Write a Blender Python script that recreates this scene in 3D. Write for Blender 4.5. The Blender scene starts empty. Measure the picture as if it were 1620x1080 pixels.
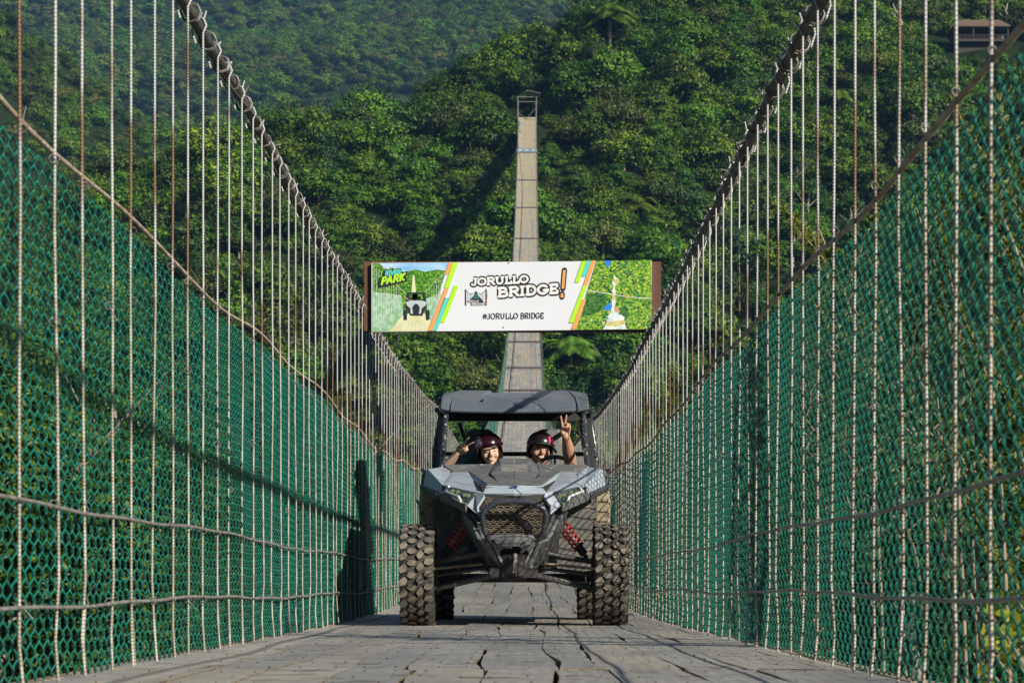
import bpy, bmesh, math, random
import numpy as np
from mathutils import Vector, Matrix, Euler, noise as mnoise
random.seed(7); rng = np.random.default_rng(11)
R = math.radians; PI = math.pi
scene = bpy.context.scene

# ------------------------------------------------------------------ camera
F = 3300.0            # focal length in pixels of the 1620 wide photograph
VX, VY, EYE = 825.0, 930.0, 0.27
cam_d = bpy.data.cameras.new('camera'); cam = bpy.data.objects.new('camera', cam_d)
scene.collection.objects.link(cam); scene.camera = cam
cam.location = (0, 0, EYE); cam.rotation_euler = (R(90), 0, 0)
cam_d.sensor_width = 36; cam_d.lens = F / 1620 * 36
cam_d.shift_x = -(VX - 810) / 1620; cam_d.shift_y = (VY - 540) / 1620
cam_d.clip_start = 0.3; cam_d.clip_end = 6000
cam_d.dof.use_dof = True; cam_d.dof.focus_distance = 15.2; cam_d.dof.aperture_fstop = 9.0

# ------------------------------------------------------------------ light
SUN = Vector((1.0, -0.95, 0.66)).normalized()
elev = math.asin(SUN.z); az = math.atan2(SUN.x, SUN.y)
world = bpy.data.worlds.new("World"); scene.world = world; world.use_nodes = True
wn = world.node_tree; bg = wn.nodes['Background']
sky = wn.nodes.new('ShaderNodeTexSky'); sky.sky_type = 'NISHITA'; sky.sun_disc = False
sky.sun_elevation = elev; sky.sun_rotation = az
sky.air_density = 1.0; sky.dust_density = 0.6
wn.links.new(sky.outputs[0], bg.inputs[0]); bg.inputs[1].default_value = 0.045
sl = bpy.data.lights.new('sun', 'SUN'); so = bpy.data.objects.new('sun', sl)
scene.collection.objects.link(so); sl.energy = 5.0; sl.angle = R(0.53); sl.color = (1.0, 0.93, 0.80)
so.rotation_euler = SUN.to_track_quat('Z', 'Y').to_euler(); so.location = (40, -40, 60)
vs = scene.view_settings; vs.view_transform = 'Standard'; vs.look = 'None'; vs.gamma = 1; vs.exposure = 0.62
scene.cycles.max_bounces = 6; scene.cycles.transparent_max_bounces = 8
scene.cycles.diffuse_bounces = 2; scene.cycles.glossy_bounces = 2; scene.cycles.use_adaptive_sampling = True

# ------------------------------------------------------------------ helpers
def link(o, parent=None):
    scene.collection.objects.link(o)
    if parent is not None: o.parent = parent
    return o
def tag(o, label=None, cat=None, group=None, kind=None):
    if label: o['label'] = label
    if cat: o['category'] = cat
    if group: o['group'] = group
    if kind: o['kind'] = kind
    return o
def empty(name, loc=(0, 0, 0), rz=0, parent=None):
    o = bpy.data.objects.new(name, None); o.location = loc; o.rotation_euler = (0, 0, rz)
    o.empty_display_size = 0.2
    return link(o, parent)
def copy_tree(o, parent=None):
    c = o.copy(); scene.collection.objects.link(c); c.parent = parent
    for ch in list(o.children): copy_tree(ch, c)
    return c

def mat(name, c1, c2=None, rough=0.6, scale=8.0, metal=0.0, bump=0.0, bscale=None, spots=None, spec=0.5,
        stretch=(1, 1, 1), coat=0.0, detail=4, spot_scale=30, spot_cut=0.62, emit=None, trans=0.0, rnd=0.0, coords='Object'):
    m = bpy.data.materials.new(name); m.use_nodes = True; nt = m.node_tree; N = nt.nodes; L = nt.links
    b = N['Principled BSDF']; c2 = c2 or tuple(x * 0.75 for x in c1)
    tc = N.new('ShaderNodeTexCoord'); mp = N.new('ShaderNodeMapping'); mp.inputs['Scale'].default_value = stretch
    L.new(tc.outputs[coords], mp.inputs[0])
    n = N.new('ShaderNodeTexNoise'); n.inputs['Scale'].default_value = scale; n.inputs['Detail'].default_value = detail
    L.new(mp.outputs[0], n.inputs['Vector'])
    r = N.new('ShaderNodeValToRGB'); r.color_ramp.elements[0].position = .35; r.color_ramp.elements[1].position = .65
    r.color_ramp.elements[0].color = (*c1, 1); r.color_ramp.elements[1].color = (*c2, 1)
    L.new(n.outputs[0], r.inputs[0]); col = r.outputs[0]
    if spots:
        n2 = N.new('ShaderNodeTexNoise'); n2.inputs['Scale'].default_value = spot_scale; n2.inputs['Detail'].default_value = 3
        L.new(tc.outputs[coords], n2.inputs['Vector'])
        r2 = N.new('ShaderNodeValToRGB'); r2.color_ramp.elements[0].position = spot_cut; r2.color_ramp.elements[1].position = spot_cut + .05
        L.new(n2.outputs[0], r2.inputs[0])
        mx = N.new('ShaderNodeMixRGB'); mx.inputs[2].default_value = (*spots, 1)
        L.new(r2.outputs[0], mx.inputs[0]); L.new(col, mx.inputs[1]); col = mx.outputs[0]
    if rnd:
        oi = N.new('ShaderNodeObjectInfo'); hs = N.new('ShaderNodeHueSaturation')
        mr = N.new('ShaderNodeMapRange'); mr.inputs[3].default_value = 1 - rnd; mr.inputs[4].default_value = 1 + rnd
        L.new(oi.outputs['Random'], mr.inputs[0]); L.new(mr.outputs[0], hs.inputs['Value']); L.new(col, hs.inputs['Color']); col = hs.outputs[0]
    L.new(col, b.inputs['Base Color'])
    b.inputs['Roughness'].default_value = rough; b.inputs['Metallic'].default_value = metal
    b.inputs['Specular IOR Level'].default_value = spec; b.inputs['Coat Weight'].default_value = coat
    if emit: b.inputs['Emission Color'].default_value = (*emit, 1); b.inputs['Emission Strength'].default_value = 1
    if bump:
        n3 = N.new('ShaderNodeTexNoise'); n3.inputs['Scale'].default_value = bscale or scale * 3; n3.inputs['Detail'].default_value = 5
        L.new(mp.outputs[0], n3.inputs['Vector'])
        bp = N.new('ShaderNodeBump'); bp.inputs['Strength'].default_value = bump; bp.inputs['Distance'].default_value = .02
        L.new(n3.outputs[0], bp.inputs['Height']); L.new(bp.outputs[0], b.inputs['Normal'])
    return m

class MB:
    def __init__(s): s.v = []; s.f = []; s.m = []; s.sm = []
    def add(s, verts, faces, mi=0, smooth=False):
        b = len(s.v); s.v.extend([tuple(v) for v in verts])
        for f in faces: s.f.append(tuple(i + b for i in f)); s.m.append(mi); s.sm.append(smooth)
    def box(s, c, size, rot=None, mi=0):
        hx, hy, hz = size[0] / 2, size[1] / 2, size[2] / 2
        vs_ = [Vector((x, y, z)) for x in (-hx, hx) for y in (-hy, hy) for z in (-hz, hz)]
        if rot is not None: vs_ = [rot @ v for v in vs_]
        c = Vector(c); s.add([v + c for v in vs_], [(0, 1, 3, 2), (4, 6, 7, 5), (0, 4, 5, 1), (2, 3, 7, 6), (0, 2, 6, 4), (1, 5, 7, 3)], mi)
    def tube(s, pts, r, n=8, mi=0, smooth=True, cap=True, closed=False):
        pts = [Vector(p) for p in pts]; k = len(pts); rr = r if hasattr(r, '__len__') else [r] * k
        rings = []; ref = None
        for i in range(k):
            if closed: t = pts[(i + 1) % k] - pts[i - 1]
            else: t = pts[min(i + 1, k - 1)] - pts[max(i - 1, 0)]
            t = t.normalized() if t.length > 1e-9 else Vector((0, 0, 1))
            if ref is None: ref = Vector((0, 0, 1)) if abs(t.z) < .9 else Vector((1, 0, 0))
            u = (ref - t * ref.dot(t)); u = u.normalized() if u.length > 1e-6 else t.orthogonal().normalized(); w = t.cross(u); ref = u
            rings.append([pts[i] + (u * math.cos(a) + w * math.sin(a)) * rr[i] for a in [2 * PI * j / n for j in range(n)]])
        vs_ = [v for g in rings for v in g]; fs = []
        for i in range(k if closed else k - 1):
            for j in range(n):
                a = i * n + j; b2 = i * n + (j + 1) % n; c = ((i + 1) % k) * n; fs.append((a, b2, c + (j + 1) % n, c + j))
        s.add(vs_, fs, mi, smooth)
        if cap and not closed: s.add(rings[0], [tuple(range(n))[::-1]], mi); s.add(rings[-1], [tuple(range(n))], mi)
    def poly(s, pts, mi=0): s.add(pts, [tuple(range(len(pts)))], mi)
    def ball(s, c, r, n=12, m=8, mi=0, rot=None):
        r = r if hasattr(r, '__len__') else (r, r, r); vs_ = []; c = Vector(c)
        for i in range(m + 1):
            th = PI * i / m
            for j in range(n):
                v = Vector((r[0] * math.sin(th) * math.cos(2 * PI * j / n), r[1] * math.sin(th) * math.sin(2 * PI * j / n), r[2] * math.cos(th)))
                vs_.append(c + (rot @ v if rot is not None else v))
        fs = [(i * n + j, (i + 1) * n + j, (i + 1) * n + (j + 1) % n, i * n + (j + 1) % n) for i in range(m) for j in range(n)]
        s.add(vs_, fs, mi, True)
    def build(s, name, mats, parent=None, bevel=0, solid=0, smooth_all=False, offset=-1):
        me = bpy.data.meshes.new(name); me.from_pydata(s.v, [], s.f)
        for m_ in (mats if isinstance(mats, (list, tuple)) else [mats]): me.materials.append(m_)
        me.polygons.foreach_set('material_index', s.m)
        me.polygons.foreach_set('use_smooth', [True] * len(s.f) if smooth_all else s.sm)
        me.update()
        o = link(bpy.data.objects.new(name, me), parent)
        if solid or bevel:
            bm = bmesh.new(); bm.from_mesh(me)
            bmesh.ops.remove_doubles(bm, verts=bm.verts, dist=1e-5)
            bmesh.ops.recalc_face_normals(bm, faces=bm.faces); bm.to_mesh(me); bm.free()
        if solid: md = o.modifiers.new('solid', 'SOLIDIFY'); md.thickness = solid; md.offset = offset
        if bevel: md = o.modifiers.new('bevel', 'BEVEL'); md.width = bevel; md.segments = 2; md.limit_method = 'ANGLE'; md.angle_limit = R(35)
        return o

def np_mesh(name, verts, faces, mats, parent=None, smooth=False, mi=None):
    verts = np.asarray(verts, np.float32); faces = np.asarray(faces, np.int32)
    me = bpy.data.meshes.new(name); nf, k = faces.shape
    me.vertices.add(len(verts)); me.vertices.foreach_set('co', verts.ravel())
    me.loops.add(nf * k); me.loops.foreach_set('vertex_index', faces.ravel())
    me.polygons.add(nf); me.polygons.foreach_set('loop_start', np.arange(0, nf * k, k, dtype=np.int32))
    me.polygons.foreach_set('loop_total', np.full(nf, k, np.int32))
    me.polygons.foreach_set('use_smooth', np.full(nf, smooth))
    for m_ in (mats if isinstance(mats, (list, tuple)) else [mats]): me.materials.append(m_)
    if mi is not None: me.polygons.foreach_set('material_index', np.asarray(mi, np.int32))
    me.update(calc_edges=True)
    o = bpy.data.objects.new(name, me)
    return link(o, parent)

def np_tubes(P, r, n=4):
    """P: (W, K, 3) many polylines -> verts, faces of thin tubes"""
    W, K, _ = P.shape
    T = np.empty_like(P); T[:, 1:-1] = P[:, 2:] - P[:, :-2]; T[:, 0] = P[:, 1] - P[:, 0]; T[:, -1] = P[:, -1] - P[:, -2]
    T /= np.linalg.norm(T, axis=2, keepdims=True) + 1e-9
    ref = np.array([1.0, 0, 0]); U = ref - T * (T @ ref)[..., None]; U /= np.linalg.norm(U, axis=2, keepdims=True) + 1e-9
    Wv = np.cross(T, U); a = np.arange(n) * 2 * PI / n
    rr = np.broadcast_to(np.asarray(r, float), (W, K)) if np.ndim(r) else np.full((W, K), r)
    V = P[:, :, None, :] + rr[:, :, None, None] * (U[:, :, None, :] * np.cos(a)[None, None, :, None] + Wv[:, :, None, :] * np.sin(a)[None, None, :, None])
    idx = np.arange(W * K * n).reshape(W, K, n)
    A = idx[:, :-1]; B = idx[:, 1:]
    Fq = np.stack([A, np.roll(A, -1, 2), np.roll(B, -1, 2), B], -1).reshape(-1, 4)
    return V.reshape(-1, 3), Fq

def deck_z(y):
    y = np.asarray(y, float)
    t = np.clip((y - 12) / 38, 0, 1)
    return (0.0286 * np.maximum(y, 0)) ** 2 * t * t * (3 - 2 * t)
def drift(y):            # the far half of the deck swings a little to the right
    return .88 * (np.clip(np.asarray(y, float) - 40, 0, None) / 235) ** 1.3
def dz(y): return float(deck_z(y))
XL, XR = -1.36, 1.10      # fence planes
END = 275.0
# ------------------------------------------------------------------ terrain
def interp(x, xs, ys): return np.interp(x, xs, ys)
def vnoise(x, y, s, seed=0.0):
    # cheap smooth value noise (vectorised)
    x = np.asarray(x, float) / s + seed * 17.3; y = np.asarray(y, float) / s + seed * 9.1
    xi = np.floor(x); yi = np.floor(y); fx = x - xi; fy = y - yi
    h = lambda a, b: (np.sin(a * 127.1 + b * 311.7) * 43758.5453) % 1.0
    u = fx * fx * (3 - 2 * fx); v = fy * fy * (3 - 2 * fy)
    return (h(xi, yi) * (1 - u) + h(xi + 1, yi) * u) * (1 - v) + (h(xi, yi + 1) * (1 - u) + h(xi + 1, yi + 1) * u) * v - .5
def ground_z(x, y):
    x = np.asarray(x, float); y = np.asarray(y, float)
    HA = interp(x, [-400, -120, -75, -52, -38, -28, -17, -8, 2, 12, 40, 75, 140, 400], [20, 43, 48, 51, 57, 60, 65, 70, 76, 87, 104, 94, 98, 120])
    DA = interp(x, [-400, -120, -39, 0, 40, 75, 400], [255, 272, 284, 300, 336, 330, 330])
    dd = DA - y
    zA = np.where(y < DA, HA - .58 * np.minimum(dd, 26) - 1.12 * np.maximum(dd - 26, 0), HA - .5 * (y - DA))
    zA = zA + 7 * vnoise(x, y, 22, 1) + 4 * vnoise(x, y, 9, 2)
    # mid hill on the left
    HB = interp(x, [-900, -190, -130, -95, -62, -40, 0, 200, 900], [190, 160, 138, 110, 94, 78, 40, 0, -45])
    DB = 520
    zB = np.where(y < DB, HB - .5 * (DB - y), HB - .7 * (y - DB)) + 14 * vnoise(x, y, 60, 3) + 6 * vnoise(x, y, 25, 4)
    zC = -40 + (y - 470) * .62 + .04 * x + 60 * vnoise(x, y, 190, 5) + 26 * vnoise(x, y, 80, 6)
    zC = np.where(y > 1350, 506 - (y - 1350) * .3, zC)
    zN = -5.5 - .16 * np.maximum(y, 0) + .05 * np.abs(x) - .012 * np.maximum(y - 20, 0) ** 2 + 1.2 * vnoise(x, y, 8, 7)
    zN = zN + np.where(y < 0, -y * .5, 0)
    zN = np.minimum(zN, 60 + 0 * zN)
    z = np.maximum.reduce([zA, zB, zC, zN, -62 + 0 * zA])
    # the landing where the bridge meets the hill
    pad = np.clip(1.6 - np.abs(x - .75) / 4, 0, 1) * np.clip((y - END + 7) / 6, 0, 1) * np.clip((END + 16 - y) / 8, 0, 1)
    z = z * (1 - pad) + (dz(END) - .45) * pad
    return z
xs = np.unique(np.concatenate([np.linspace(-2600, -330, 40), np.linspace(-330, 330, 200), np.linspace(330, 2600, 40)]))
ys = np.unique(np.concatenate([np.linspace(-700, -30, 20), np.linspace(-30, 420, 150), np.linspace(420, 1500, 140), np.linspace(1500, 3600, 30)]))
GX, GY = np.meshgrid(xs, ys); GZ = ground_z(GX, GY)
idx = np.arange(GX.size).reshape(GX.shape)
fq = np.stack([idx[:-1, :-1], idx[:-1, 1:], idx[1:, 1:], idx[1:, :-1]], -1).reshape(-1, 4)
M_soil = mat('forest_floor', (.008, .018, .005), (.018, .030, .008), rough=.95, scale=.35, bump=.6, bscale=1.5, spec=.1)
g = np_mesh('ground', np.stack([GX, GY, GZ], -1).reshape(-1, 3), fq, M_soil, smooth=True); tag(g, kind='structure')

# ------------------------------------------------------------------ foliage
def leaf_mat(name, c1, c2, c3, scale=.9, rnd=.38, transl=.22):
    m = bpy.data.materials.new(name); m.use_nodes = True; nt = m.node_tree; N = nt.nodes; L = nt.links
    for n_ in list(N): N.remove(n_)
    out = N.new('ShaderNodeOutputMaterial'); geo = N.new('ShaderNodeNewGeometry'); oi = N.new('ShaderNodeObjectInfo')
    n = N.new('ShaderNodeTexNoise'); n.inputs['Scale'].default_value = scale; n.inputs['Detail'].default_value = 3
    tc = N.new('ShaderNodeTexCoord'); L.new(tc.outputs['Object'], n.inputs['Vector'])
    r = N.new('ShaderNodeValToRGB'); e = r.color_ramp.elements
    e[0].position = .3; e[0].color = (*c1, 1); e[1].position = .72; e[1].color = (*c3, 1)
    k = e.new(.5); k.color = (*c2, 1)
    ad = N.new('ShaderNodeMath'); ad.operation = 'MULTIPLY_ADD'; ad.inputs[1].default_value = .5; ad.inputs[2].default_value = -.25
    L.new(geo.outputs['Random Per Island'], ad.inputs[0])
    a2 = N.new('ShaderNodeMath'); L.new(n.outputs[0], a2.inputs[0]); L.new(ad.outputs[0], a2.inputs[1]); L.new(a2.outputs[0], r.inputs[0])
    hs = N.new('ShaderNodeHueSaturation'); L.new(r.outputs[0], hs.inputs['Color'])
    mr = N.new('ShaderNodeMapRange'); mr.inputs[3].default_value = 1 - rnd; mr.inputs[4].default_value = 1 + rnd
    L.new(oi.outputs['Random'], mr.inputs[0]); L.new(mr.outputs[0], hs.inputs['Value'])
    m2 = N.new('ShaderNodeMath'); m2.operation = 'MULTIPLY'; m2.inputs[1].default_value = 7.31; L.new(oi.outputs['Random'], m2.inputs[0])
    m3 = N.new('ShaderNodeMath'); m3.operation = 'FRACT'; L.new(m2.outputs[0], m3.inputs[0])
    mh = N.new('ShaderNodeMapRange'); mh.inputs[3].default_value = .482; mh.inputs[4].default_value = .53; hs.inputs['Saturation'].default_value = 1.03
    L.new(m3.outputs[0], mh.inputs[0]); L.new(mh.outputs[0], hs.inputs['Hue'])
    d = N.new('ShaderNodeBsdfDiffuse'); t = N.new('ShaderNodeBsdfTranslucent'); mx = N.new('ShaderNodeMixShader'); mx.inputs[0].default_value = transl
    gl = N.new('ShaderNodeBsdfGlossy'); gl.inputs['Roughness'].default_value = .5; gl.inputs['Color'].default_value = (.6, .65, .6, 1)
    mg = N.new('ShaderNodeMixShader'); mg.inputs[0].default_value = .035
    L.new(hs.outputs[0], d.inputs[0]); L.new(hs.outputs[0], t.inputs[0]); L.new(d.outputs[0], mx.inputs[1]); L.new(t.outputs[0], mx.inputs[2])
    L.new(mx.outputs[0], mg.inputs[1]); L.new(gl.outputs[0], mg.inputs[2]); L.new(mg.outputs[0], out.inputs[0])
    return m
M_leafA = leaf_mat('leaf_mid', (.016, .055, .006), (.060, .140, .012), (.180, .270, .020))
M_leafB = leaf_mat('leaf_dark', (.008, .032, .007), (.028, .080, .012), (.085, .155, .022))
M_leafC = leaf_mat('leaf_yellow', (.060, .085, .014), (.120, .140, .028), (.190, .190, .050))
M_leafD = leaf_mat('leaf_olive', (.024, .052, .010), (.060, .095, .016), (.140, .165, .034))
M_leafF = leaf_mat('leaf_far', (.030, .062, .018), (.058, .098, .024), (.110, .135, .040), rnd=.4)
M_palm = leaf_mat('palm_leaf', (.08, .15, .015), (.15, .24, .03), (.25, .34, .06), scale=1.5)
M_bark = mat('bark', (.16, .13, .10), (.30, .27, .22), rough=.9, scale=3, bump=.5, stretch=(1, 1, .3))
M_palebark = mat('pale_bark', (.42, .38, .32), (.55, .50, .44), rough=.9, scale=3, bump=.3)

def leaf_cloud(lobes, n, size, seed, flat=.25, aspect=.5, inner=.18):
    """leaf quads scattered through the shells of ellipsoid lobes"""
    g_ = np.random.default_rng(seed); lobes = np.asarray(lobes, float)
    w = (lobes[:, 3] * lobes[:, 4] * lobes[:, 5]) ** (2 / 3); w /= w.sum()
    li = g_.choice(len(lobes), n, p=w); C = lobes[li, :3]; Rr = lobes[li, 3:6]
    d = g_.normal(size=(n, 3)); d[:, 2] = np.where(g_.random(n) < .75, np.abs(d[:, 2]), d[:, 2]); d /= np.linalg.norm(d, axis=1, keepdims=True)
    # lumpy radius so each lobe breaks up in tufts
    tuft = .76 + .42 * np.sin(d[:, 0] * 7 + li * 3.1) * np.sin(d[:, 1] * 8 + li * 1.7) * np.sin(d[:, 2] * 6 + li) + .05
    rad = tuft * (1 - inner * g_.random(n) ** 1.5)
    P = C + d * Rr * rad[:, None]
    nrm = d + g_.normal(size=(n, 3)) * .38 + np.array([0, 0, flat]); nrm /= np.linalg.norm(nrm, axis=1, keepdims=True)
    t = np.cross(nrm, g_.normal(size=(n, 3))); t /= np.linalg.norm(t, axis=1, keepdims=True) + 1e-9; b = np.cross(nrm, t)
    s = size * (.6 + .8 * g_.random(n))[:, None]
    V = np.stack([P - t * s, P + b * s * aspect - nrm * s * .15, P + t * s, P - b * s * aspect - nrm * s * .15], 1).reshape(-1, 3)
    return V, np.arange(4 * n).reshape(n, 4)
def make_lobes(r, h, k, seed, z0):
    g_ = np.random.default_rng(seed); out = [(0, 0, z0 + h * .55, r * .62, r * .62, h * .42)]
    for i in range(k):
        a = 2 * PI * (i + g_.random() * .8) / k * 1.9; q = r * (.35 + .42 * g_.random()); lr = r * (.26 + .22 * g_.random())
        out.append((q * math.cos(a), q * math.sin(a), z0 + h * (.25 + .55 * g_.random() * (1.25 - q / r)), lr * 1.15, lr * 1.15, lr * .8))
    return out
def trunk_mb(h, r, seed, limbs=4, lean=.06):
    g_ = random.Random(seed); m = MB(); pts = [Vector((0, 0, -1.2))]
    for i in range(1, 6): pts.append(Vector((lean * h * (i / 5) ** 2 * g_.uniform(-1, 1), lean * h * g_.uniform(-1, 1) * (i / 5), h * i / 5)))
    m.tube(pts, [r * (1.15 - .14 * i) for i in range(6)], 7)
    for k in range(limbs):
        a = 2 * PI * k / limbs + g_.uniform(-.4, .4); s = pts[3].lerp(pts[4], g_.random()); L_ = h * g_.uniform(.45, .75)
        e = s + Vector((math.cos(a) * L_ * .7, math.sin(a) * L_ * .7, L_ * .65)); mid = s.lerp(e, .5) + Vector((0, 0, -L_ * .06))
        m.tube([s, mid, e], [r * .5, r * .32, r * .12], 5)
    return m
# prototypes (meshes shared by the copies)
protos = []
def tree_proto(name, h, r, n, size, leafm, seed, lobes=17, trunk_r=.16, flat=.25, base=.06, crown_h=None, barkm=None):
    root = bpy.data.objects.new(name, None); scene.collection.objects.link(root)
    ch = crown_h or h * (1 - base)
    V, Fc = leaf_cloud(make_lobes(r, ch, lobes, seed, h - ch), n, size, seed, flat)
    c = np_mesh('crown', V, Fc, leafm, root)
    t = trunk_mb(h * .72, trunk_r, seed).build('trunk', barkm or M_bark, root)
    return root, c, t
KINDS = {}
def kind(key, *a, **k): KINDS[key] = tree_proto(*a, **k)
kind('mid0', 'broadleaf_tree', 6.6, 3.5, 4600, .19, M_leafA, 1)
kind('mid1', 'broadleaf_tree', 5.6, 3.0, 3800, .17, M_leafA, 2, lobes=14)
kind('mid2', 'broadleaf_tree', 7.4, 3.8, 5200, .20, M_leafA, 3, lobes=20)
kind('dark0', 'broadleaf_tree', 6.8, 3.4, 4400, .18, M_leafB, 4)
kind('dark1', 'broadleaf_tree', 8.2, 3.1, 4600, .18, M_leafB, 5, lobes=18)
kind('olive0', 'broadleaf_tree', 6.2, 3.5, 4400, .17, M_leafD, 6, lobes=18)
kind('yellow0', 'broadleaf_tree', 4.6, 2.3, 2200, .17, M_leafC, 7, lobes=8)
kind('umbrella0', 'umbrella_tree', 9.0, 5.2, 3600, .20, M_leafD, 8, lobes=13, crown_h=2.2, trunk_r=.2, flat=.6, barkm=M_palebark)
kind('slim0', 'broadleaf_tree', 9.5, 2.6, 2600, .20, M_leafB, 9, lobes=8, crown_h=4.4, trunk_r=.14, barkm=M_palebark)

def palm_proto():
    root = bpy.data.objects.new('palm_tree', None); scene.collection.objects.link(root)
    g_ = random.Random(5); V = []; Fc = []
    top = Vector((0.2, 0, 4.2))
    for k in range(20):
        a = 2 * PI * k / 20 + g_.uniform(-.15, .15); up = g_.uniform(.15, 1.1); Ln = g_.uniform(3.0, 4.0)
        dirh = Vector((math.cos(a), math.sin(a), 0)); side = Vector((-math.sin(a), math.cos(a), 0)); pts = []
        for i in range(13):
            t = i / 12; pts.append(top + dirh * Ln * t * (.55 + .45 * math.cos(up * .9)) + Vector((0, 0, Ln * (up * t - 1.05 * t * t * (.6 + .4 * up)))))
        for i in range(1, 13):
            p = pts[i]; tdir = (pts[i] - pts[i - 1]).normalized(); wl = .95 * math.sin(PI * min(1, i / 12 * .92 + .08)) + .15
            for s in (-1, 1):
                for q in (0, .5):
                    pp = pts[i - 1].lerp(p, q); e = pp + side * s * wl + tdir * wl * .7 + Vector((0, 0, -.32 * wl)); w = tdir * .075
                    b = len(V); V += [pp - w, pp + w, e + w * .2, e - w * .2]; Fc.append((b, b + 1, b + 2, b + 3))
    c = np_mesh('crown', [tuple(v) for v in V], Fc, M_palm, root)
    m = MB(); m.tube([(0, 0, -1), (.05, 0, 1.5), (.15, 0, 3), (.2, 0, 4.3)], [.2, .16, .15, .17], 8); t = m.build('trunk', M_bark, root)
    return root, c, t
KINDS['palm0'] = palm_proto()

def proj(x, y, z): return VX + x / y * F, VY - (z - EYE) / y * F
def find_on_hill(px, py, hh=3.0):
    for y in np.arange(190, 350, .5):
        x = (px - VX) / F * y; z = float(ground_z(x, y)); q = VY - (z + hh - EYE) / y * F
        if q <= py: break
    return float(x), float(y), z
HUT = find_on_hill(1545, 72, 0)
# ---- front hill: individual trees
cand = []
step = 3.9
yy = 178.0
while yy < 348:
    xx = -115.0
    while xx < 122:
        x = xx + random.uniform(-1.9, 1.9); y = yy + random.uniform(-1.7, 1.7); xx += step
        z = float(ground_z(x, y)); px, py = proj(x, y, z + 4)
        if px < -60 or px > 1690 or py > 1130: continue
        if abs(x - .75) < 4.6 and END - 14 < y < END + 14: continue
        if abs(x - float(drift(y))) < 5.2 and y < END + 4 and z + 7 > dz(min(y, END)) - 1.0: continue
        if abs(x - HUT[0]) < 8.5 and HUT[1] - 8.5 < y < HUT[1] + 5: continue
        # skip the back of the ridge
        DAx = float(np.interp(x, [-400, -120, -39, 0, 40, 75, 400], [255, 272, 284, 300, 336, 330, 330]))
        if y > DAx + 9: continue
        cand.append((x, y, z))
    yy += step * .92
random.shuffle(cand)
cand.sort(key=lambda c: c[1])
def pick_kind(x, y):
    v = float(vnoise(x, y, 30, 9)) + random.uniform(-.35, .35)
    if x < -20 and y > 285 and random.random() < .25: return 'umbrella0'
    if v > .42: return 'yellow0' if random.random() < .5 else 'olive0'
    if v > .24: return 'olive0'
    if v > -.12: return random.choice(['mid0', 'mid1', 'mid2'])
    if v > -.38: return random.choice(['mid0', 'mid2', 'dark0'])
    return random.choice(['dark0', 'dark1', 'slim0'])
LAB = {'mid': ('lush broadleaf tree', 'tree'), 'dark': ('dark dense broadleaf tree', 'tree'), 'olive': ('olive green spreading tree', 'tree'),
       'yellow': ('small yellowish round tree', 'tree'), 'umbrella': ('flat topped umbrella tree', 'tree'),
       'slim': ('tall slim bare stemmed tree', 'tree'), 'palm': ('feathery palm with arching light green fronds', 'palm')}
used = set()
def place_tree(key, x, y, z, s, rz, where, own_label=None):
    root = KINDS[key][0]
    o = root if key not in used else copy_tree(root)
    used.add(key)
    o.location = (x, y, z); o.rotation_euler = (random.uniform(-.05, .05), random.uniform(-.05, .05), rz); o.scale = (s, s, s * random.uniform(.88, 1.12))
    k = key.rstrip('0123456789')
    if own_label: o['label'] = own_label; o['category'] = LAB[k][1]; o['group'] = 'trees with their own look'
    else:
        o['label'] = LAB[k][0] + ' ' + where; o['category'] = LAB[k][1]; o['group'] = (k if k != 'mid' else 'lush green') + ' trees ' + where
    return o
def where_of(x, y, z):
    px, py = proj(x, y, z + 3)
    zone = ['at the far left of the hill', 'behind the upper left hangers', 'beside the left main cable', 'above the left end of the banner', 'just left of the far deck',
            'just right of the far deck', 'above the right end of the banner', 'beside the right main cable', 'behind the upper right hangers', 'at the far right of the hill']
    q = zone[int(np.searchsorted([160, 330, 520, 680, VX, 930, 1050, 1190, 1400], px))]
    lvl = ['on the skyline', 'high up', 'at portal height', 'in the upper middle', 'at banner height', 'below banner height', 'at car roof height', 'at the foot'][int(np.searchsorted([60, 140, 230, 400, 530, 640, 800], py))]
    return lvl + ' ' + q
def vis(px, py):   # rough: is this tree not behind the car, sign or edge of the frame
    if px < 0 or px > 1620 or py < -10 or py > 1060: return False
    if 690 < px < 940 and py > 650: return False
    if 600 < px < 1030 and 425 < py < 515: return False
    return True
n_ind = 0; rest = []
cand.sort(key=lambda c: (0 if vis(*proj(c[0], c[1], c[2] + 4)) else 1, c[1]))
# spread the 300 individuals over what shows above the fences first
def open_view(c):
    px, py = proj(c[0], c[1], c[2] + 4)
    if px < VX: lim = np.interp(px, [0, 305, 540, 670, 825], [140, 440, 640, 745, 900])
    else: lim = np.interp(px, [825, 1000, 1120, 1285, 1620], [900, 715, 590, 415, 60])
    return py < lim + 10
cand.sort(key=lambda c: (0 if (vis(*proj(c[0], c[1], c[2] + 4)) and open_view(c)) else 1, c[1]))
SPECIAL = [('palm0', 965, 50, 1.5, 'feathery palm near the top of the hill, right of the bridge portal'), ('palm0', 1010, 320, 1.0, 'small palm on the hillside right of the deck above the banner'),
           ('palm0', 905, 570, 1.35, 'arching palm just right of the deck below the banner'), ('palm0', 1170, 540, .9, 'palm behind the right hangers, below banner height'),
           ('palm0', 925, 640, .8, 'lowest palm beside the deck, above the car roof'), ('palm0', 1330, 150, .9, 'palm high on the right behind the hangers'),
           ('slim0', 525, 170, .75, 'tall slim tree with bare pale trunk on the left skyline'), ('umbrella0', 410, 175, 1.0, 'flat topped umbrella tree on the left ridge behind the main cable'),
           ('yellow0', 955, 385, 1.1, 'pale yellow green bush right of the deck, just above the banner')]
sp_pos = []
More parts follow.
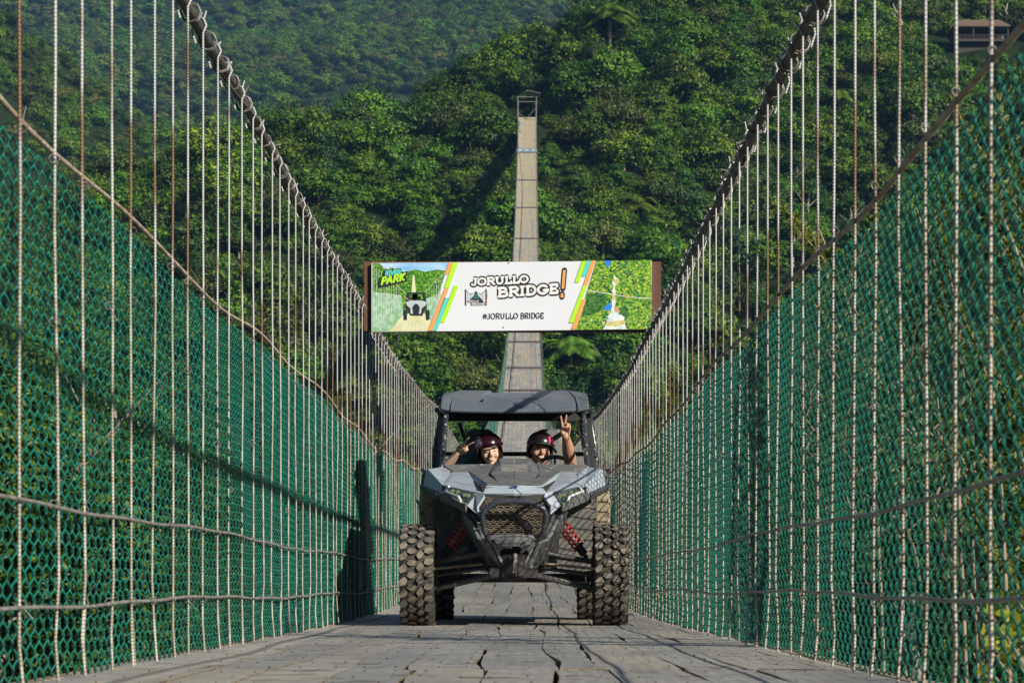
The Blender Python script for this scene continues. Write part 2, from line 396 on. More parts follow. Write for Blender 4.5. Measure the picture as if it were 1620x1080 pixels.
for key, px, py, s, lab in SPECIAL:
    x, y, z = find_on_hill(px, py); sp_pos.append((x, y)); place_tree(key, x, y, z + (.8 if key != 'palm0' else -1.6), s, random.uniform(0, 6), '', lab); n_ind += 1
for (x, y, z) in cand:
    if any((x - a) ** 2 + (y - b) ** 2 < 9 for a, b in sp_pos): continue
    if n_ind < 300:
        key = pick_kind(x, y); s = random.choice([random.uniform(.6, .95), random.uniform(.8, 1.3)]) * (.8 if key[:3] in ('umb', 'sli') else 1)
        place_tree(key, x, y, z - .4, s, random.uniform(0, 6.28), where_of(x, y, z)); n_ind += 1
    else: rest.append((x, y, z))
print('front hill candidates', len(cand), 'rest', len(rest))

def forest_stuff(name, pts, protos_, label, dens=None):
    """one 'stuff' object: crowns instanced on points"""
    pts = np.asarray(pts, float); n = len(pts)
    me = bpy.data.meshes.new(name); me.vertices.add(n); me.vertices.foreach_set('co', pts[:, :3].astype(np.float32).ravel())
    a = me.attributes.new('scl', 'FLOAT', 'POINT'); a.data.foreach_set('value', pts[:, 3].astype(np.float32))
    a = me.attributes.new('rz', 'FLOAT', 'POINT'); a.data.foreach_set('value', pts[:, 4].astype(np.float32))
    a = me.attributes.new('pick', 'INT', 'POINT'); a.data.foreach_set('value', pts[:, 5].astype(np.int32))
    me.update(); o = link(bpy.data.objects.new(name, me))
    ng = bpy.data.node_groups.new(name + '_nodes', 'GeometryNodeTree')
    ng.interface.new_socket('Geometry', in_out='INPUT', socket_type='NodeSocketGeometry'); ng.interface.new_socket('Geometry', in_out='OUTPUT', socket_type='NodeSocketGeometry')
    N = ng.nodes; L = ng.links; gi = N.new('NodeGroupInput'); go = N.new('NodeGroupOutput')
    join = N.new('GeometryNodeJoinGeometry'); L.new(join.outputs[0], go.inputs[0])
    na = lambda nm, t: (lambda q: (setattr(q, 'data_type', t), q.inputs[0].__setattr__('default_value', nm), q)[2])(N.new('GeometryNodeInputNamedAttribute'))
    sc_ = na('scl', 'FLOAT'); rz_ = na('rz', 'FLOAT'); pk = na('pick', 'INT')
    cx = N.new('ShaderNodeCombineXYZ'); L.new(rz_.outputs[0], cx.inputs[2])
    e2r = N.new('FunctionNodeEulerToRotation'); L.new(cx.outputs[0], e2r.inputs[0])
    for i, p in enumerate(protos_):
        oi = N.new('GeometryNodeObjectInfo'); oi.inputs['Object'].default_value = p; oi.inputs['As Instance'].default_value = True; oi.transform_space = 'ORIGINAL'
        iop = N.new('GeometryNodeInstanceOnPoints'); cmp_ = N.new('FunctionNodeCompare'); cmp_.data_type = 'INT'; cmp_.operation = 'EQUAL'
        L.new(pk.outputs[0], cmp_.inputs[2]); cmp_.inputs[3].default_value = i
        L.new(gi.outputs[0], iop.inputs['Points']); L.new(cmp_.outputs[0], iop.inputs['Selection']); L.new(oi.outputs['Geometry'], iop.inputs['Instance'])
        L.new(e2r.outputs[0], iop.inputs['Rotation']); L.new(sc_.outputs[0], iop.inputs['Scale']); L.new(iop.outputs[0], join.inputs[0])
    md = o.modifiers.new('scatter', 'NODES'); md.node_group = ng
    return tag(o, label, 'forest', kind='stuff')
crowns = [KINDS[k][1] for k in ('mid0', 'mid1', 'mid2', 'dark0', 'olive0', 'dark1', 'yellow0')]
kidx = {'mid0': 0, 'mid1': 1, 'mid2': 2, 'dark0': 3, 'olive0': 4, 'dark1': 5, 'yellow0': 6, 'slim0': 5, 'umbrella0': 4}
P_ = [(x, y, z - .4, random.uniform(.65, 1.05), random.uniform(0, 6.28), kidx[pick_kind(x, y)]) for x, y, z in rest]
# low understorey that fills between the trees of the front hill
for _ in range(9000):
    x = random.uniform(-118, 118); y = random.uniform(180, 345)
    if abs(x - .75) < 2.6 and END - 6 < y < END + 9: continue
    if abs(x - float(drift(y))) < 2.5 and y < END + 4 and float(ground_z(x, y)) + 2.6 > dz(y): continue
    if abs(x - HUT[0]) < 7.5 and HUT[1] - 7 < y < HUT[1] + 5: continue
    if abs(x - float(drift(y))) < 6 and float(ground_z(x, y)) + 5 > dz(y) and y < END + 12:
        P_.append((x, y, float(ground_z(x, y)) - .6, random.uniform(.28, .40), random.uniform(0, 6.28), kidx[pick_kind(x, y)])); continue
    z = float(ground_z(x, y)); px, py = proj(x, y, z)
    if -60 < px < 1690 and py < 1120: P_.append((x, y, z - 1.0, random.uniform(.42, .72), random.uniform(0, 6.28), kidx[pick_kind(x, y)]))
for _ in range(1500):      # the slopes beyond both edges of the view
    x = random.choice((-1, 1)) * random.uniform(112, 190); y = random.uniform(185, 340); P_.append((x, y, float(ground_z(x, y)) - .6, random.uniform(.7, 1.15), random.uniform(0, 6.28), random.choice([0, 1, 2, 3, 4, 5])))
for _ in range(90):
    x = HUT[0] + random.uniform(-8, 8); y = HUT[1] - random.uniform(4, 12); P_.append((x, y, float(ground_z(x, y)) - .8, random.uniform(.3, .5), random.uniform(0, 6.28), random.choice([0, 1, 3, 4, 5])))
for _ in range(420):
    y = random.uniform(232, 292); x = float(drift(y)) + random.choice((-1, 1, 1)) * random.uniform(2.3, 9.5); z = float(ground_z(x, y))
    if z + 1.6 > dz(min(y, END)) and abs(x - float(drift(y))) < 2.9 and y < END + 2: continue
    P_.append((x, y, z - .5, random.uniform(.22, .42), random.uniform(0, 6.28), random.choice([0, 1, 3, 4, 5])))
forest_stuff('hillside_forest', P_, crowns, 'dense forest canopy and undergrowth filling the hillside between the nearer trees')
# far mountain + mid hill
V, Fc = leaf_cloud(make_lobes(4.0, 4.5, 8, 31, 0.5), 520, .62, 31); fa = (V, Fc)
far_protos = []
farP = []
def region(x0, x1, y0, y1, step, smin, smax, cond):
    y = y0
    while y < y1:
        x = x0
        while x < x1:
            a = x + random.uniform(-.5, .5) * step; b = y + random.uniform(-.5, .5) * step; x += step
            z = float(ground_z(a, b)); px, py = proj(a, b, z + 3)
            if -40 < px < 1660 and -70 < py < 480 and cond(px, py):
                farP.append((a, b, z - 1.5, random.uniform(smin, smax), random.uniform(0, 6.28), random.choice([0, 0, 1, 1, 2, 2, 3, 4, 4, 4, 6]) if random.random() < .9 else 6))
        y += step
# only where the front hill leaves it open
ridge = lambda px: np.interp(px, [0, 150, 400, 480, 560, 640, 790, 900, 960, 1620], [420, 420, 330, 290, 250, 215, 150, 110, 60, 40])
region(-185, 20, 385, 540, 5.2, .7, 1.1, lambda px, py: py < ridge(px) + 60)
region(-290, 330, 545, 1120, 7.4, .95, 1.75, lambda px, py: py < ridge(px) + 20)
print('far trees', len(farP))
forest_stuff('distant_forest', farP, crowns, 'hazy unbroken forest covering the mountain slopes beyond the first hill')

# ---- bushes and trees close beside the bridge, seen through the netting
M_near = leaf_mat('leaf_near', (.010, .036, .006), (.030, .078, .010), (.085, .140, .018), rnd=.2)
M_near2 = leaf_mat('leaf_near_olive', (.014, .036, .006), (.042, .075, .010), (.100, .130, .020), rnd=.2)
kind('near0', 'bushy_tree', 6.0, 2.6, 15000, .060, M_near2, 21, lobes=14, trunk_r=.10)
kind('near1', 'bushy_tree', 5.0, 2.2, 12000, .055, M_near, 22, lobes=12, trunk_r=.08)
kind('near2', 'bushy_tree', 5.6, 2.4, 13000, .060, M_leafB, 23, lobes=12, trunk_r=.09)
LAB['near'] = ('small leaved bushy tree', 'tree')
near_spots = []
for i in range(44):
    y = random.uniform(19, 62); near_spots.append((-(1.36 / 5.3) * y * random.uniform(.42, 1.0), y))
for i in range(44):
    y = random.uniform(19, 60); near_spots.append(((1.10 / 4.5) * y * random.uniform(.45, 1.05), y))
near_spots = [(x, y) for x, y in near_spots if abs(x + .13) > 5.3]
for i, (x, y) in enumerate(near_spots):
    lim = 1.0 + y * random.uniform(-.03, .10)        # height of the top above the deck
    key = random.choice(['near0', 'near0', 'near1', 'near2'] if x < 0 else ['near1', 'near2', 'near2', 'near2', 'near2'] if i % 7 else ['near0']); h = {'near0': 6.0, 'near1': 5.0, 'near2': 5.6}[key]; s = random.uniform(.8, 1.3)
    side = 'left' if x < 0 else 'right'
    o = place_tree(key, x, y, lim - h * s * .95, s, random.uniform(0, 6.28), 'beyond the %s net' % side)
    o['label'] = {'near0': 'olive green', 'near1': 'fresh green', 'near2': 'dark green'}[key] + ' small leaved bushy tree growing beyond the %s hand net' % side
    o['group'] = {'near0': 'olive', 'near1': 'fresh green', 'near2': 'dark'}[key] + ' bushy trees beyond the %s net' % side
    tr = [c for c in o.children if c.name.startswith('trunk')]
    gz = float(ground_z(x, y)); zz = o.location.z
    if zz > gz:          # lengthen the trunk down to the ground of the gorge
        for c in tr: c.scale = (1, 1, 1); c.location = (0, 0, 0)
        m = MB(); L_ = (zz - gz) / s; m.tube([(.1, 0, -L_ - .5), (-.1, .1, -L_ * .5), (0, 0, 1.0)], [.16, .13, .1], 7)
        m.build('trunk', M_bark, o)
# ------------------------------------------------------------------ bridge
M_wood = mat('weathered_planks', (.30, .29, .275), (.41, .39, .355), rough=.85, scale=2.2, bump=.25, bscale=14, stretch=(1, .25, 1), spots=(.20, .18, .15), spot_scale=5, spot_cut=.6, spec=.25)
nt_ = M_wood.node_tree; b_n = nt_.nodes['Principled BSDF']; src = b_n.inputs['Base Color'].links[0].from_socket
ge_ = nt_.nodes.new('ShaderNodeNewGeometry'); cr_ = nt_.nodes.new('ShaderNodeValToRGB'); e_ = cr_.color_ramp.elements; e_[0].position = 0; e_[0].color = (.90, .91, .93, 1); e_[1].position = 1; e_[1].color = (1.10, 1.06, .98, 1)
for p_, c_ in ((.25, (.92, .93, .97, 1)), (.5, (1.0, 1.0, 1.0, 1)), (.75, (1.1, 1.06, .98, 1))): k_ = e_.new(p_); k_.color = c_
ml_ = nt_.nodes.new('ShaderNodeMixRGB'); ml_.blend_type = 'MULTIPLY'; ml_.inputs[0].default_value = 1
nt_.links.new(ge_.outputs['Random Per Island'], cr_.inputs[0]); nt_.links.new(src, ml_.inputs[1]); nt_.links.new(cr_.outputs[0], ml_.inputs[2]); nt_.links.new(ml_.outputs[0], b_n.inputs['Base Color'])
M_edge = mat('plank_edges', (.13, .10, .065), (.30, .24, .15), rough=.9, scale=6, spec=.2)
M_nail = mat('rusty_nails', (.05, .035, .025), (.09, .05, .03), rough=.8)
M_beam = mat('edge_timber', (.40, .33, .24), (.27, .22, .16), rough=.9, scale=4, bump=.4, stretch=(1, .3, 1), spec=.2)
M_steel = mat('dark_steel', (.07, .075, .08), (.11, .10, .09), rough=.55, metal=.3)
M_cable = mat('main_cable_steel', (.060, .058, .055), (.12, .115, .11), rough=.6, scale=6, metal=.2, bump=.5, bscale=60)
M_wire = mat('tie_wire', (.28, .27, .26), (.16, .14, .12), rough=.5, metal=.5)

def hanger_mat():
    m = bpy.data.materials.new('ribbed_hanger_steel'); m.use_nodes = True; nt = m.node_tree; N = nt.nodes; L = nt.links; b = N['Principled BSDF']
    geo = N.new('ShaderNodeNewGeometry'); sp = N.new('ShaderNodeSeparateXYZ'); L.new(geo.outputs['Position'], sp.inputs[0])
    n = N.new('ShaderNodeTexNoise'); n.inputs['Scale'].default_value = 2.3; n.inputs['Detail'].default_value = 4
    tc = N.new('ShaderNodeTexCoord'); mp = N.new('ShaderNodeMapping'); mp.inputs['Scale'].default_value = (6, 6, 1.1); L.new(geo.outputs['Position'], mp.inputs[0]); L.new(mp.outputs[0], n.inputs['Vector'])
    # rust band: from the net top up to half a metre above (wear with a place of its own)
    mr = N.new('ShaderNodeMapRange'); mr.inputs[1].default_value = 1.25; mr.inputs[2].default_value = 1.62; L.new(sp.outputs[2], mr.inputs[0])
    mr2 = N.new('ShaderNodeMapRange'); mr2.inputs[1].default_value = 2.25; mr2.inputs[2].default_value = 1.72; L.new(sp.outputs[2], mr2.inputs[0])
    mu = N.new('ShaderNodeMath'); mu.operation = 'MULTIPLY'; L.new(mr.outputs[0], mu.inputs[0]); L.new(mr2.outputs[0], mu.inputs[1])
    ad = N.new('ShaderNodeMath'); ad.operation = 'MULTIPLY_ADD'; ad.inputs[1].default_value = .17; L.new(mu.outputs[0], ad.inputs[0]); L.new(n.outputs[0], ad.inputs[2])
    r = N.new('ShaderNodeValToRGB'); e = r.color_ramp.elements; e[0].position = .63; e[0].color = (.47, .465, .46, 1); e[1].position = .72; e[1].color = (.20, .11, .06, 1)
    L.new(ad.outputs[0], r.inputs[0])
    # whitish paint chips low down
    n2 = N.new('ShaderNodeTexNoise'); n2.inputs['Scale'].default_value = 13; L.new(geo.outputs['Position'], n2.inputs['Vector'])
    r2 = N.new('ShaderNodeValToRGB'); r2.color_ramp.elements[0].position = .5; r2.color_ramp.elements[1].position = .56; r2.color_ramp.elements[0].color = (.32, .28, .22, 1); r2.color_ramp.elements[1].color = (.44, .42, .36, 1)
    L.new(n2.outputs[0], r2.inputs[0])
    lo = N.new('ShaderNodeMapRange'); lo.inputs[1].default_value = 1.55; lo.inputs[2].default_value = 1.35; L.new(sp.outputs[2], lo.inputs[0])
    mx = N.new('ShaderNodeMixRGB'); L.new(lo.outputs[0], mx.inputs[0]); L.new(r.outputs[0], mx.inputs[1]); L.new(r2.outputs[0], mx.inputs[2])
    L.new(mx.outputs[0], b.inputs['Base Color']); b.inputs['Roughness'].default_value = .5; b.inputs['Metallic'].default_value = .15
    w = N.new('ShaderNodeTexWave'); w.wave_type = 'BANDS'; w.bands_direction = 'Z'; w.inputs['Scale'].default_value = 26; w.inputs['Distortion'].default_value = .4
    L.new(geo.outputs['Position'], w.inputs['Vector']); bp = N.new('ShaderNodeBump'); bp.inputs['Strength'].default_value = .45; bp.inputs['Distance'].default_value = .004
    L.new(w.outputs[0], bp.inputs['Height']); L.new(bp.outputs[0], b.inputs['Normal'])
    return m
M_hang = hanger_mat()

M_woodtan = mat('sun_tinted_planks', (.44, .37, .25), (.36, .32, .24), rough=.85, scale=2, stretch=(1, .3, 1), spec=.2)  # tan colour stands in for low grazing sun on the far boards
bridge = empty('suspension_bridge', (0, 0, 0)); tag(bridge, 'long wooden plank suspension bridge climbing across the gorge to the forested hill', 'bridge')
# deck boards lengthwise, with ragged gaps
V = []; Fc = []; MI = []
DL, DR = -1.46, 1.20
def board(cl, cr, yv, top, thick=.055, tm=0):
    """cl, cr: x of left / right edge along yv"""
    b = len(V); k = len(yv)
    for i in range(k):
        z = dz(yv[i]) + top[i]
        V.extend([(cl[i], yv[i], z - thick), (cl[i], yv[i], z), (cr[i], yv[i], z), (cr[i], yv[i], z - thick)])
    for i in range(k - 1):
        a = b + 4 * i; c = a + 4
        Fc.append((a + 1, a + 2, c + 2, c + 1)); MI.append(tm)
        Fc.append((a, a + 1, c + 1, c)); MI.append(1); Fc.append((a + 2, a + 3, c + 3, c + 2)); MI.append(1)
    Fc.append((b, b + 3, b + 2, b + 1)); MI.append(1); e = b + 4 * (k - 1); Fc.append((e, e + 1, e + 2, e + 3)); MI.append(1)
y0 = -3.0; row = 0; rows = []
while y0 < END + 1:
    L_ = random.uniform(2.9, 3.7); y1 = min(y0 + L_, END + 2); near = y0 < 34
    nb = 12; k = 15 if near else 3
    yv = np.linspace(y0 + .0015, y1 - .0015, k)
    cracks = []; base = np.linspace(DL, DR, nb + 1); base[1:-1] += np.random.default_rng(77).uniform(-.03, .03, nb - 1) + np.random.default_rng(row).uniform(-.014, .014, nb - 1)
    for c in range(nb + 1):
        if c in (0, nb): cx = base[c] + (np.cumsum(np.random.default_rng(row * 50 + c).normal(0, .006, k))); gp = np.zeros(k)
        else:
            g2 = np.random.default_rng(row * 50 + c)
            amp = .012 if near else .004
            gc = np.random.default_rng(9000 + c); w1, p1, w2, p2, w3, p3 = gc.uniform(.8, 1.5), gc.uniform(0, 6), gc.uniform(2.5, 4.5), gc.uniform(0, 6), gc.uniform(.7, 1.5), gc.uniform(0, 6)
            cx = base[c] + amp * 1.7 * np.sin(yv * w1 + p1) + amp * .45 * np.sin(yv * w2 + p2) + np.cumsum(g2.normal(0, amp * .22, k))
            gp = np.clip(.004 + .022 * np.sin(yv * w3 + p3) * abs(np.sin(yv * w2 * .7)) + g2.normal(0, .0025, k), .0025, .026)
            if not near: gp = np.full(k, g2.uniform(.004, .012))
        cracks.append((cx, gp))
    for c in range(nb):
        l, gl = cracks[c]; r_, gr = cracks[c + 1]
        t0 = random.uniform(-.0028, .0028); t1 = random.uniform(-.0028, .0028)
        board(l + gl / 2, r_ - gr / 2, yv, np.linspace(t0, t1, k), tm=2 if random.random() < max(0, min(.95, (y0 - 110) / 130)) else 0)  # sun-tinted boards grow more frequent with distance, warm light put into their colour
    rows.append((y0, y1)); y0 = y1 + .001; row += 1
nb_faces = len(Fc)
deck_v = np.array(V); deck_f = np.array(Fc)
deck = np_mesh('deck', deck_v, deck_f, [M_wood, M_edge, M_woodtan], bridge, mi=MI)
# nail heads, one mesh: pattern of the planks
V = []; Fc = []
for (a, b_) in rows:
    if a > 30: break
    for c in range(12):
        xc = DL + (c + .5) * (DR - DL) / 12
        for yk in np.arange(a + .12, b_ - .05, .42):
            for dx in (-.055, .055):
                if random.random() < .3: continue
                x = xc + dx + random.uniform(-.02, .02); y = yk + random.uniform(-.06, .06); z = dz(y) + .003; r_ = random.uniform(.0035, .006); q = len(V)
                V.extend([(x + r_ * math.cos(t), y + r_ * math.sin(t), z) for t in np.arange(6) * PI / 3] + [(x, y, z + random.uniform(.003, .006))])
                for j in range(6): Fc.append((q + j, q + (j + 1) % 6, q + 6))
nl = np_mesh('nail_heads', V, Fc, M_nail, bridge); tag(nl, kind='stuff')
# grit, twigs and dead leaves on the boards
V = []; Fc = []
for _ in range(600):
    y = random.uniform(5, 24) if random.random() < .8 else random.uniform(5, 34); x = random.choice([random.uniform(DL + .05, DR - .05), random.gauss(DL + .12, .08), random.gauss(DR - .12, .08)])
    if x < DL or x > DR: continue
    s = random.uniform(.002, .006); a = random.uniform(0, 6); q = len(V); z = dz(y) + .007
    V.extend([(x + s * math.cos(a), y + s * math.sin(a), z), (x - s * math.sin(a), y + s * math.cos(a), z + s * .8), (x - s * math.cos(a), y - s * math.sin(a), z), (x + s * math.sin(a), y - s * math.cos(a), z + .001)])
    Fc.append((q, q + 1, q + 2)); Fc.append((q, q + 2, q + 3)); Fc.append((q, q+3, q+1))
M_grit = mat('leaf_grit', (.22, .17, .10), (.10, .07, .04), rough=.9, scale=60)
gr = np_mesh('leaf_litter', V, Fc, M_grit); tag(gr, 'specks of grit and dry leaf crumbs strewn over the planks', 'litter', kind='stuff')

# edge timbers
for s, x0 in ((-1, XL - .055), (1, XR + .055)):
    m = MB(); ysamp = list(np.arange(-3, 60, 3.0)) + list(np.arange(60, END + 1, 6))
    for a, b_ in zip(ysamp[:-1], ysamp[1:]):
        za, zb = dz(a) - .02, dz(b_) - .02; w = .030 + random.uniform(-.006, .006); h = .022; j = random.uniform(-.01, .01)
        p = [(x0 + sx * w + j, y, z + sz * h) for (y, z) in ((a + .01, za), (b_ - .01, zb)) for sx in (-1, 1) for sz in (-1, 1)]
        m.add(p, [(0, 1, 3, 2), (4, 6, 7, 5), (0, 4, 5, 1), (2, 3, 7, 6), (0, 2, 6, 4), (1, 5, 7, 3)])
    m.build('edge_timber', M_beam, bridge)
# outer ledge boards beyond the nets on the far span
for s in ():
    m = MB(); ysamp = np.arange(58, END + 1, 4.0)
    for a, b_ in zip(ysamp[:-1], ysamp[1:]):
        x0 = -.13 + s * 1.43
        p = [(x0 + sx * .10, y, dz(y) + .012 + sz * .02) for y in (a + .02, b_ - .02) for sx in (-1, 1) for sz in (-1, 1)]
        m.add(p, [(0, 1, 3, 2), (4, 6, 7, 5), (0, 4, 5, 1), (2, 3, 7, 6), (0, 2, 6, 4), (1, 5, 7, 3)])
    m.build('ledge_board', M_beam, bridge)
# cross beams under the deck
m = MB()
for y in np.arange(-2, END, 1.6 if True else 2):
    m.box((-.13, y, dz(y) - .12), (2.9, .09, .10))
m.build('cross_beams', M_steel, bridge)
m = MB(); ysamp = list(np.arange(-3, END, 4.0)) + [END]
for s in (-1.0, -.4, .4, 1.0): m.tube([(-.13 + s, y, dz(y) - .19) for y in ysamp], .022, 6)
m.build('deck_cables', M_cable, bridge)
# dark cross bars lying over the far deck
for y in (118, 131, 146, 163, 186, 206, 224, 240):
    m = MB(); m.box((-.13, y, dz(y) + .07), (2.95, .10, .12)); m.build('cross_bar', M_steel, bridge)

# main cables
ZC = {-1: 2.63, 1: 2.42}
def cable_z(s, y):
    t = max(0, min(1, (y - 31) / 18)); t = t * t * (3 - 2 * t); base = ZC[s] * (1 - t) + 1.60 * t + 1.5 * max(0, (y - 225) / 50) ** 2
    return dz(y) + base + .012 * math.sin(y * .8) + (.004 * max(0, 9 - y) ** 2)
for s, x0 in ((-1, XL), (1, XR)):
    m = MB(); ysamp = list(np.arange(-3, 60, .8)) + list(np.arange(60, END + 1, 4))
    pts = [(x0 + .006 * math.sin(y * 1.3), y, cable_z(s, y)) for y in ysamp]
    m.tube(pts, .023, 10)
    m.tube([(p[0] + .022 * math.cos(p[1] * 2.4), p[1], p[2] + .022 * math.sin(p[1] * 2.4) - .008) for p in pts], .010, 6)
    mc = m.build('main_cable', M_cable, bridge)
    # tie-wire wraps round the cable
    m = MB()
    for y in np.arange(1, 45, .40):
        y = y + random.uniform(-.05, .05)
        for q in range(2):
            cz = cable_z(s, y); rr = .033 + random.uniform(0, .010); yy_ = y + q * .02 + random.uniform(-.01, .01); til = random.uniform(-.5, .5)
            m.tube([(x0 + rr * math.cos(t), yy_ + til * .03 * math.sin(t), cz + rr * math.sin(t)) for t in np.arange(8) * PI / 4], .0045, 4, closed=True)
        for q in range(1):
            a = random.uniform(0, 6); cz = cable_z(s, y); m.tube([(x0, y, cz + .04), (x0 + .05 * math.cos(a), y + random.uniform(-.05, .05), cz + .045 + .05 * abs(math.sin(a)))], .0025, 4)
    tag(m.build('tie_wires', M_wire, mc), kind='stuff')

# hangers: ribbed rods from the main cable to the deck edge
def hanger_mesh(y, s, kinkseed):
    g_ = random.Random(kinkseed); x0 = XL if s < 0 else XR; inn = -s
    zt = cable_z(s, y) - dz(y); m = MB(); r = .0047 if s < 0 else .0046
    lean = .012 * s
    xi = x0 + inn * .018
    b1 = g_.uniform(-.012, .012); b2 = g_.uniform(-.035, .035) if g_.random() < .5 else 0
    pts = [(xi + inn * .0 + g_.uniform(0, .012) * inn, b2, .0), (xi, b2 * .5, .12), (xi + b1, 0, .3), (xi + b1 * .5, g_.uniform(-.006, .006), .8), (xi + g_.uniform(-.006, .006), 0, 1.3), (xi - s * lean * 0, 0, 1.8), (xi, 0, zt - .03)]
    # hook over the cable
    pts += [(x0 + inn * .032, 0, zt + .0), (x0 + inn * .020, .004, zt + .030), (x0, .008, zt + .040), (x0 - inn * .024, .014, zt + .022), (x0 - inn * .032, .018, zt - .02), (x0 - inn * .016, .02, zt - .07)]
    m.tube(pts, r, 6)
    if g_.random() < .5: m.tube([(xi, b2 + .05, 0.0), (xi, b2 + .02, .12), (xi + b1, .0, .22)], r * .9, 5)
    if g_.random() < .5: m.tube([(x0 + inn * .02, .01, zt + .03), (x0 + inn * .028, .02, zt + .035 + g_.uniform(.01, .04))], .004, 4)
    return m
def hy(i): return 3.2 + .40 * i
cnt = 0
for i in range(50):
    for s in (-1, 1):
        y = hy(i) + random.uniform(-.035, .035); m = hanger_mesh(y, s, i * 3 + s)
        o = m.build('hanger_rod', M_hang, bridge); o.location = (0, y, dz(y)); cnt += 1
m = MB()
for i in range(72):
    for s in (-1, 1):
        y = hy(49) + .55 * (i + 1) + random.uniform(-.03, .03); x0 = (XL if s < 0 else XR) - s * .018
        m.tube([(x0, y, dz(y)), (x0, y, cable_z(s, y) + .04)], .0040, 5, cap=False)
for i in range(int((END - 63) / 1.6)):
    y = 63 + 1.6 * i
    for s in (-1, 1):
        x0 = (XL if s < 0 else XR); m.tube([(x0, y, dz(y)), (x0, y, cable_z(s, y))], .0040, 3, cap=False)
for i in range(-8, 0):
    for s in (-1, 1): y = hy(i); x0 = (XL if s < 0 else XR) - s * .018; m.tube([(x0, y, 0), (x0, y, cable_z(s, y))], .0095, 5)
o = m.build('hanger_rods_beyond', M_hang, bridge); tag(o, kind='stuff')

# ------------------------------------------------------------------ chain-link nets
def net_mat():
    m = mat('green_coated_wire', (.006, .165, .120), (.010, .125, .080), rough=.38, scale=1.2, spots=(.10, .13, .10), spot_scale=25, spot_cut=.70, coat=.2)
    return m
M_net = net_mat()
M_net2 = mat('green_coated_wire_shaded', (.006, .145, .098), (.010, .105, .066), rough=.4, scale=1.2, spots=(.22, .16, .12), spot_scale=22, spot_cut=.66, coat=.2)  # darker copy of the left net's green, shade of backlit wires in the colour
M_rope = mat('top_rope', (.45, .38, .30), (.28, .20, .14), rough=.85, scale=14, bump=.6, bscale=60)
M_rail = mat('galvanised_rail_wire', (.34, .33, .31), (.22, .19, .16), rough=.55, scale=20, metal=.3, bump=.5, bscale=80)
def top_h(s, y):
    if s < 0: b = 1.56 + .03 * math.sin(y * .55 + .4) + .02 * math.sin(y * 1.9)
    else: b = 1.50 + .025 * math.sin(y * .5 + 2) + .015 * math.sin(y * 1.7)
    return b + (.02 * max(0, min(1, (y - 12) / 10)))
def sway(s, y, z):
    return .015 * np.sin(y * .9 + s) * np.sin(np.clip(z, 0, 2) * 2.0) + .0035 * np.sin(y * 3.1 + z * 4)
def make_net(s, mt):
    x0 = XL if s < 0 else XR
    root = empty('net_fence', (x0, 0, 0)); side = 'left' if s < 0 else 'right'
    tag(root, 'green chain link net fence along the %s edge of the deck' % side, 'fence')
    # near: fine cells
    Vs = []; Fs = []; off = 0
    for (ya, yb, c, rs, rad, sub) in ((-2.5, 36, .050, .036, .0034, 3), (36, 110, .16, .12, .0036, 1), (110, END, .34, .25, .007, 1)):
        W = int((yb - ya) / c); yi = ya + c * np.arange(W); th = np.array([top_h(s, v) for v in yi])
        rows_ = int(1.5 / rs); K = rows_ * sub + 1
        k = np.arange(K)[None, :] / sub
        zfrac = k / rows_; Z = .008 + (th[:, None] - .05) * zfrac
        tri = np.abs((k + np.arange(W)[:, None] * 1) % 2 - 1)      # zigzag 0..1
        tri = tri * tri * (3 - 2 * tri) if sub > 1 else tri
        Y = yi[:, None] + c * tri * 1.04
        Y = Y + .010 * np.sin(yi[:, None] * 1.7 + Z * 5) + (rng.normal(0, .002, Y.shape) if sub > 1 else 0)
        X = sway(s, Y, Z) + .006 * np.sin(PI * k + np.arange(W)[:, None] * PI)
        if sub > 1: Z = Z + .008 * np.sin(Y * 2.2) * zfrac + .006 * np.sin(Y * 5.1 + 2)
        Z = Z + deck_z(Y)
        P = np.stack([X, Y, Z], -1); rw = rad * (1 + .55 * np.clip((yi - 9) / 14, 0, 1))[:, None] * np.ones(K)[None] if sub > 1 else rad
        v, f = np_tubes(P, rw, 4 if sub > 1 else 3)
        Vs.append(v); Fs.append(f + off); off += len(v)
    np_mesh('wire_mesh', np.concatenate(Vs), np.concatenate(Fs), mt, root, smooth=True)
    ysamp = list(np.arange(-3, 45, .25)) + list(np.arange(45, END + 1, 4))
    m = MB(); m.tube([(-s * .012 + float(sway(s, y, 1.5)), y, dz(y) + top_h(s, y)) for y in ysamp], .0078 if s < 0 else .0090, 6); m.build('top_rope', M_rope, root)
    for nm, hz in (('mid_rail', .51), ('lower_rail', .225 if s < 0 else .25)):
        m = MB(); m.tube([(-s * .028 + .004 * math.sin(y * 2.3), y, dz(y) + hz + .010 * math.sin(y * 1.1 + hz * 20) + .003 * math.sin(y * 4.7)) for y in ysamp], .0058, 6); m.build(nm, M_rail, root)
    # tie knots holding the net to rods and rails
    m = MB()
    for i in range(70):
        y = hy(i) - .02
        for hz in (.225, .51, 1.5, random.uniform(.7, 1.3)):
            if random.random() < .35: continue
            z = dz(y) + hz; rr = .014
            m.tube([(-s * .02 + rr * math.cos(t), y + .012 * math.sin(t + 1), z + rr * math.sin(t)) for t in np.arange(6) * PI / 3], .0022, 3, closed=True)
            if random.random() < .4: m.tube([(-s * .02, y, z), (-s * random.uniform(.03, .06), y + random.uniform(-.05, .05), z + random.uniform(-.05, .06))], .0018, 3)
    tag(m.build('tie_wires', M_wire, root), kind='stuff')
    return root
net_l = make_net(-1, M_net); net_r = make_net(1, M_net2)
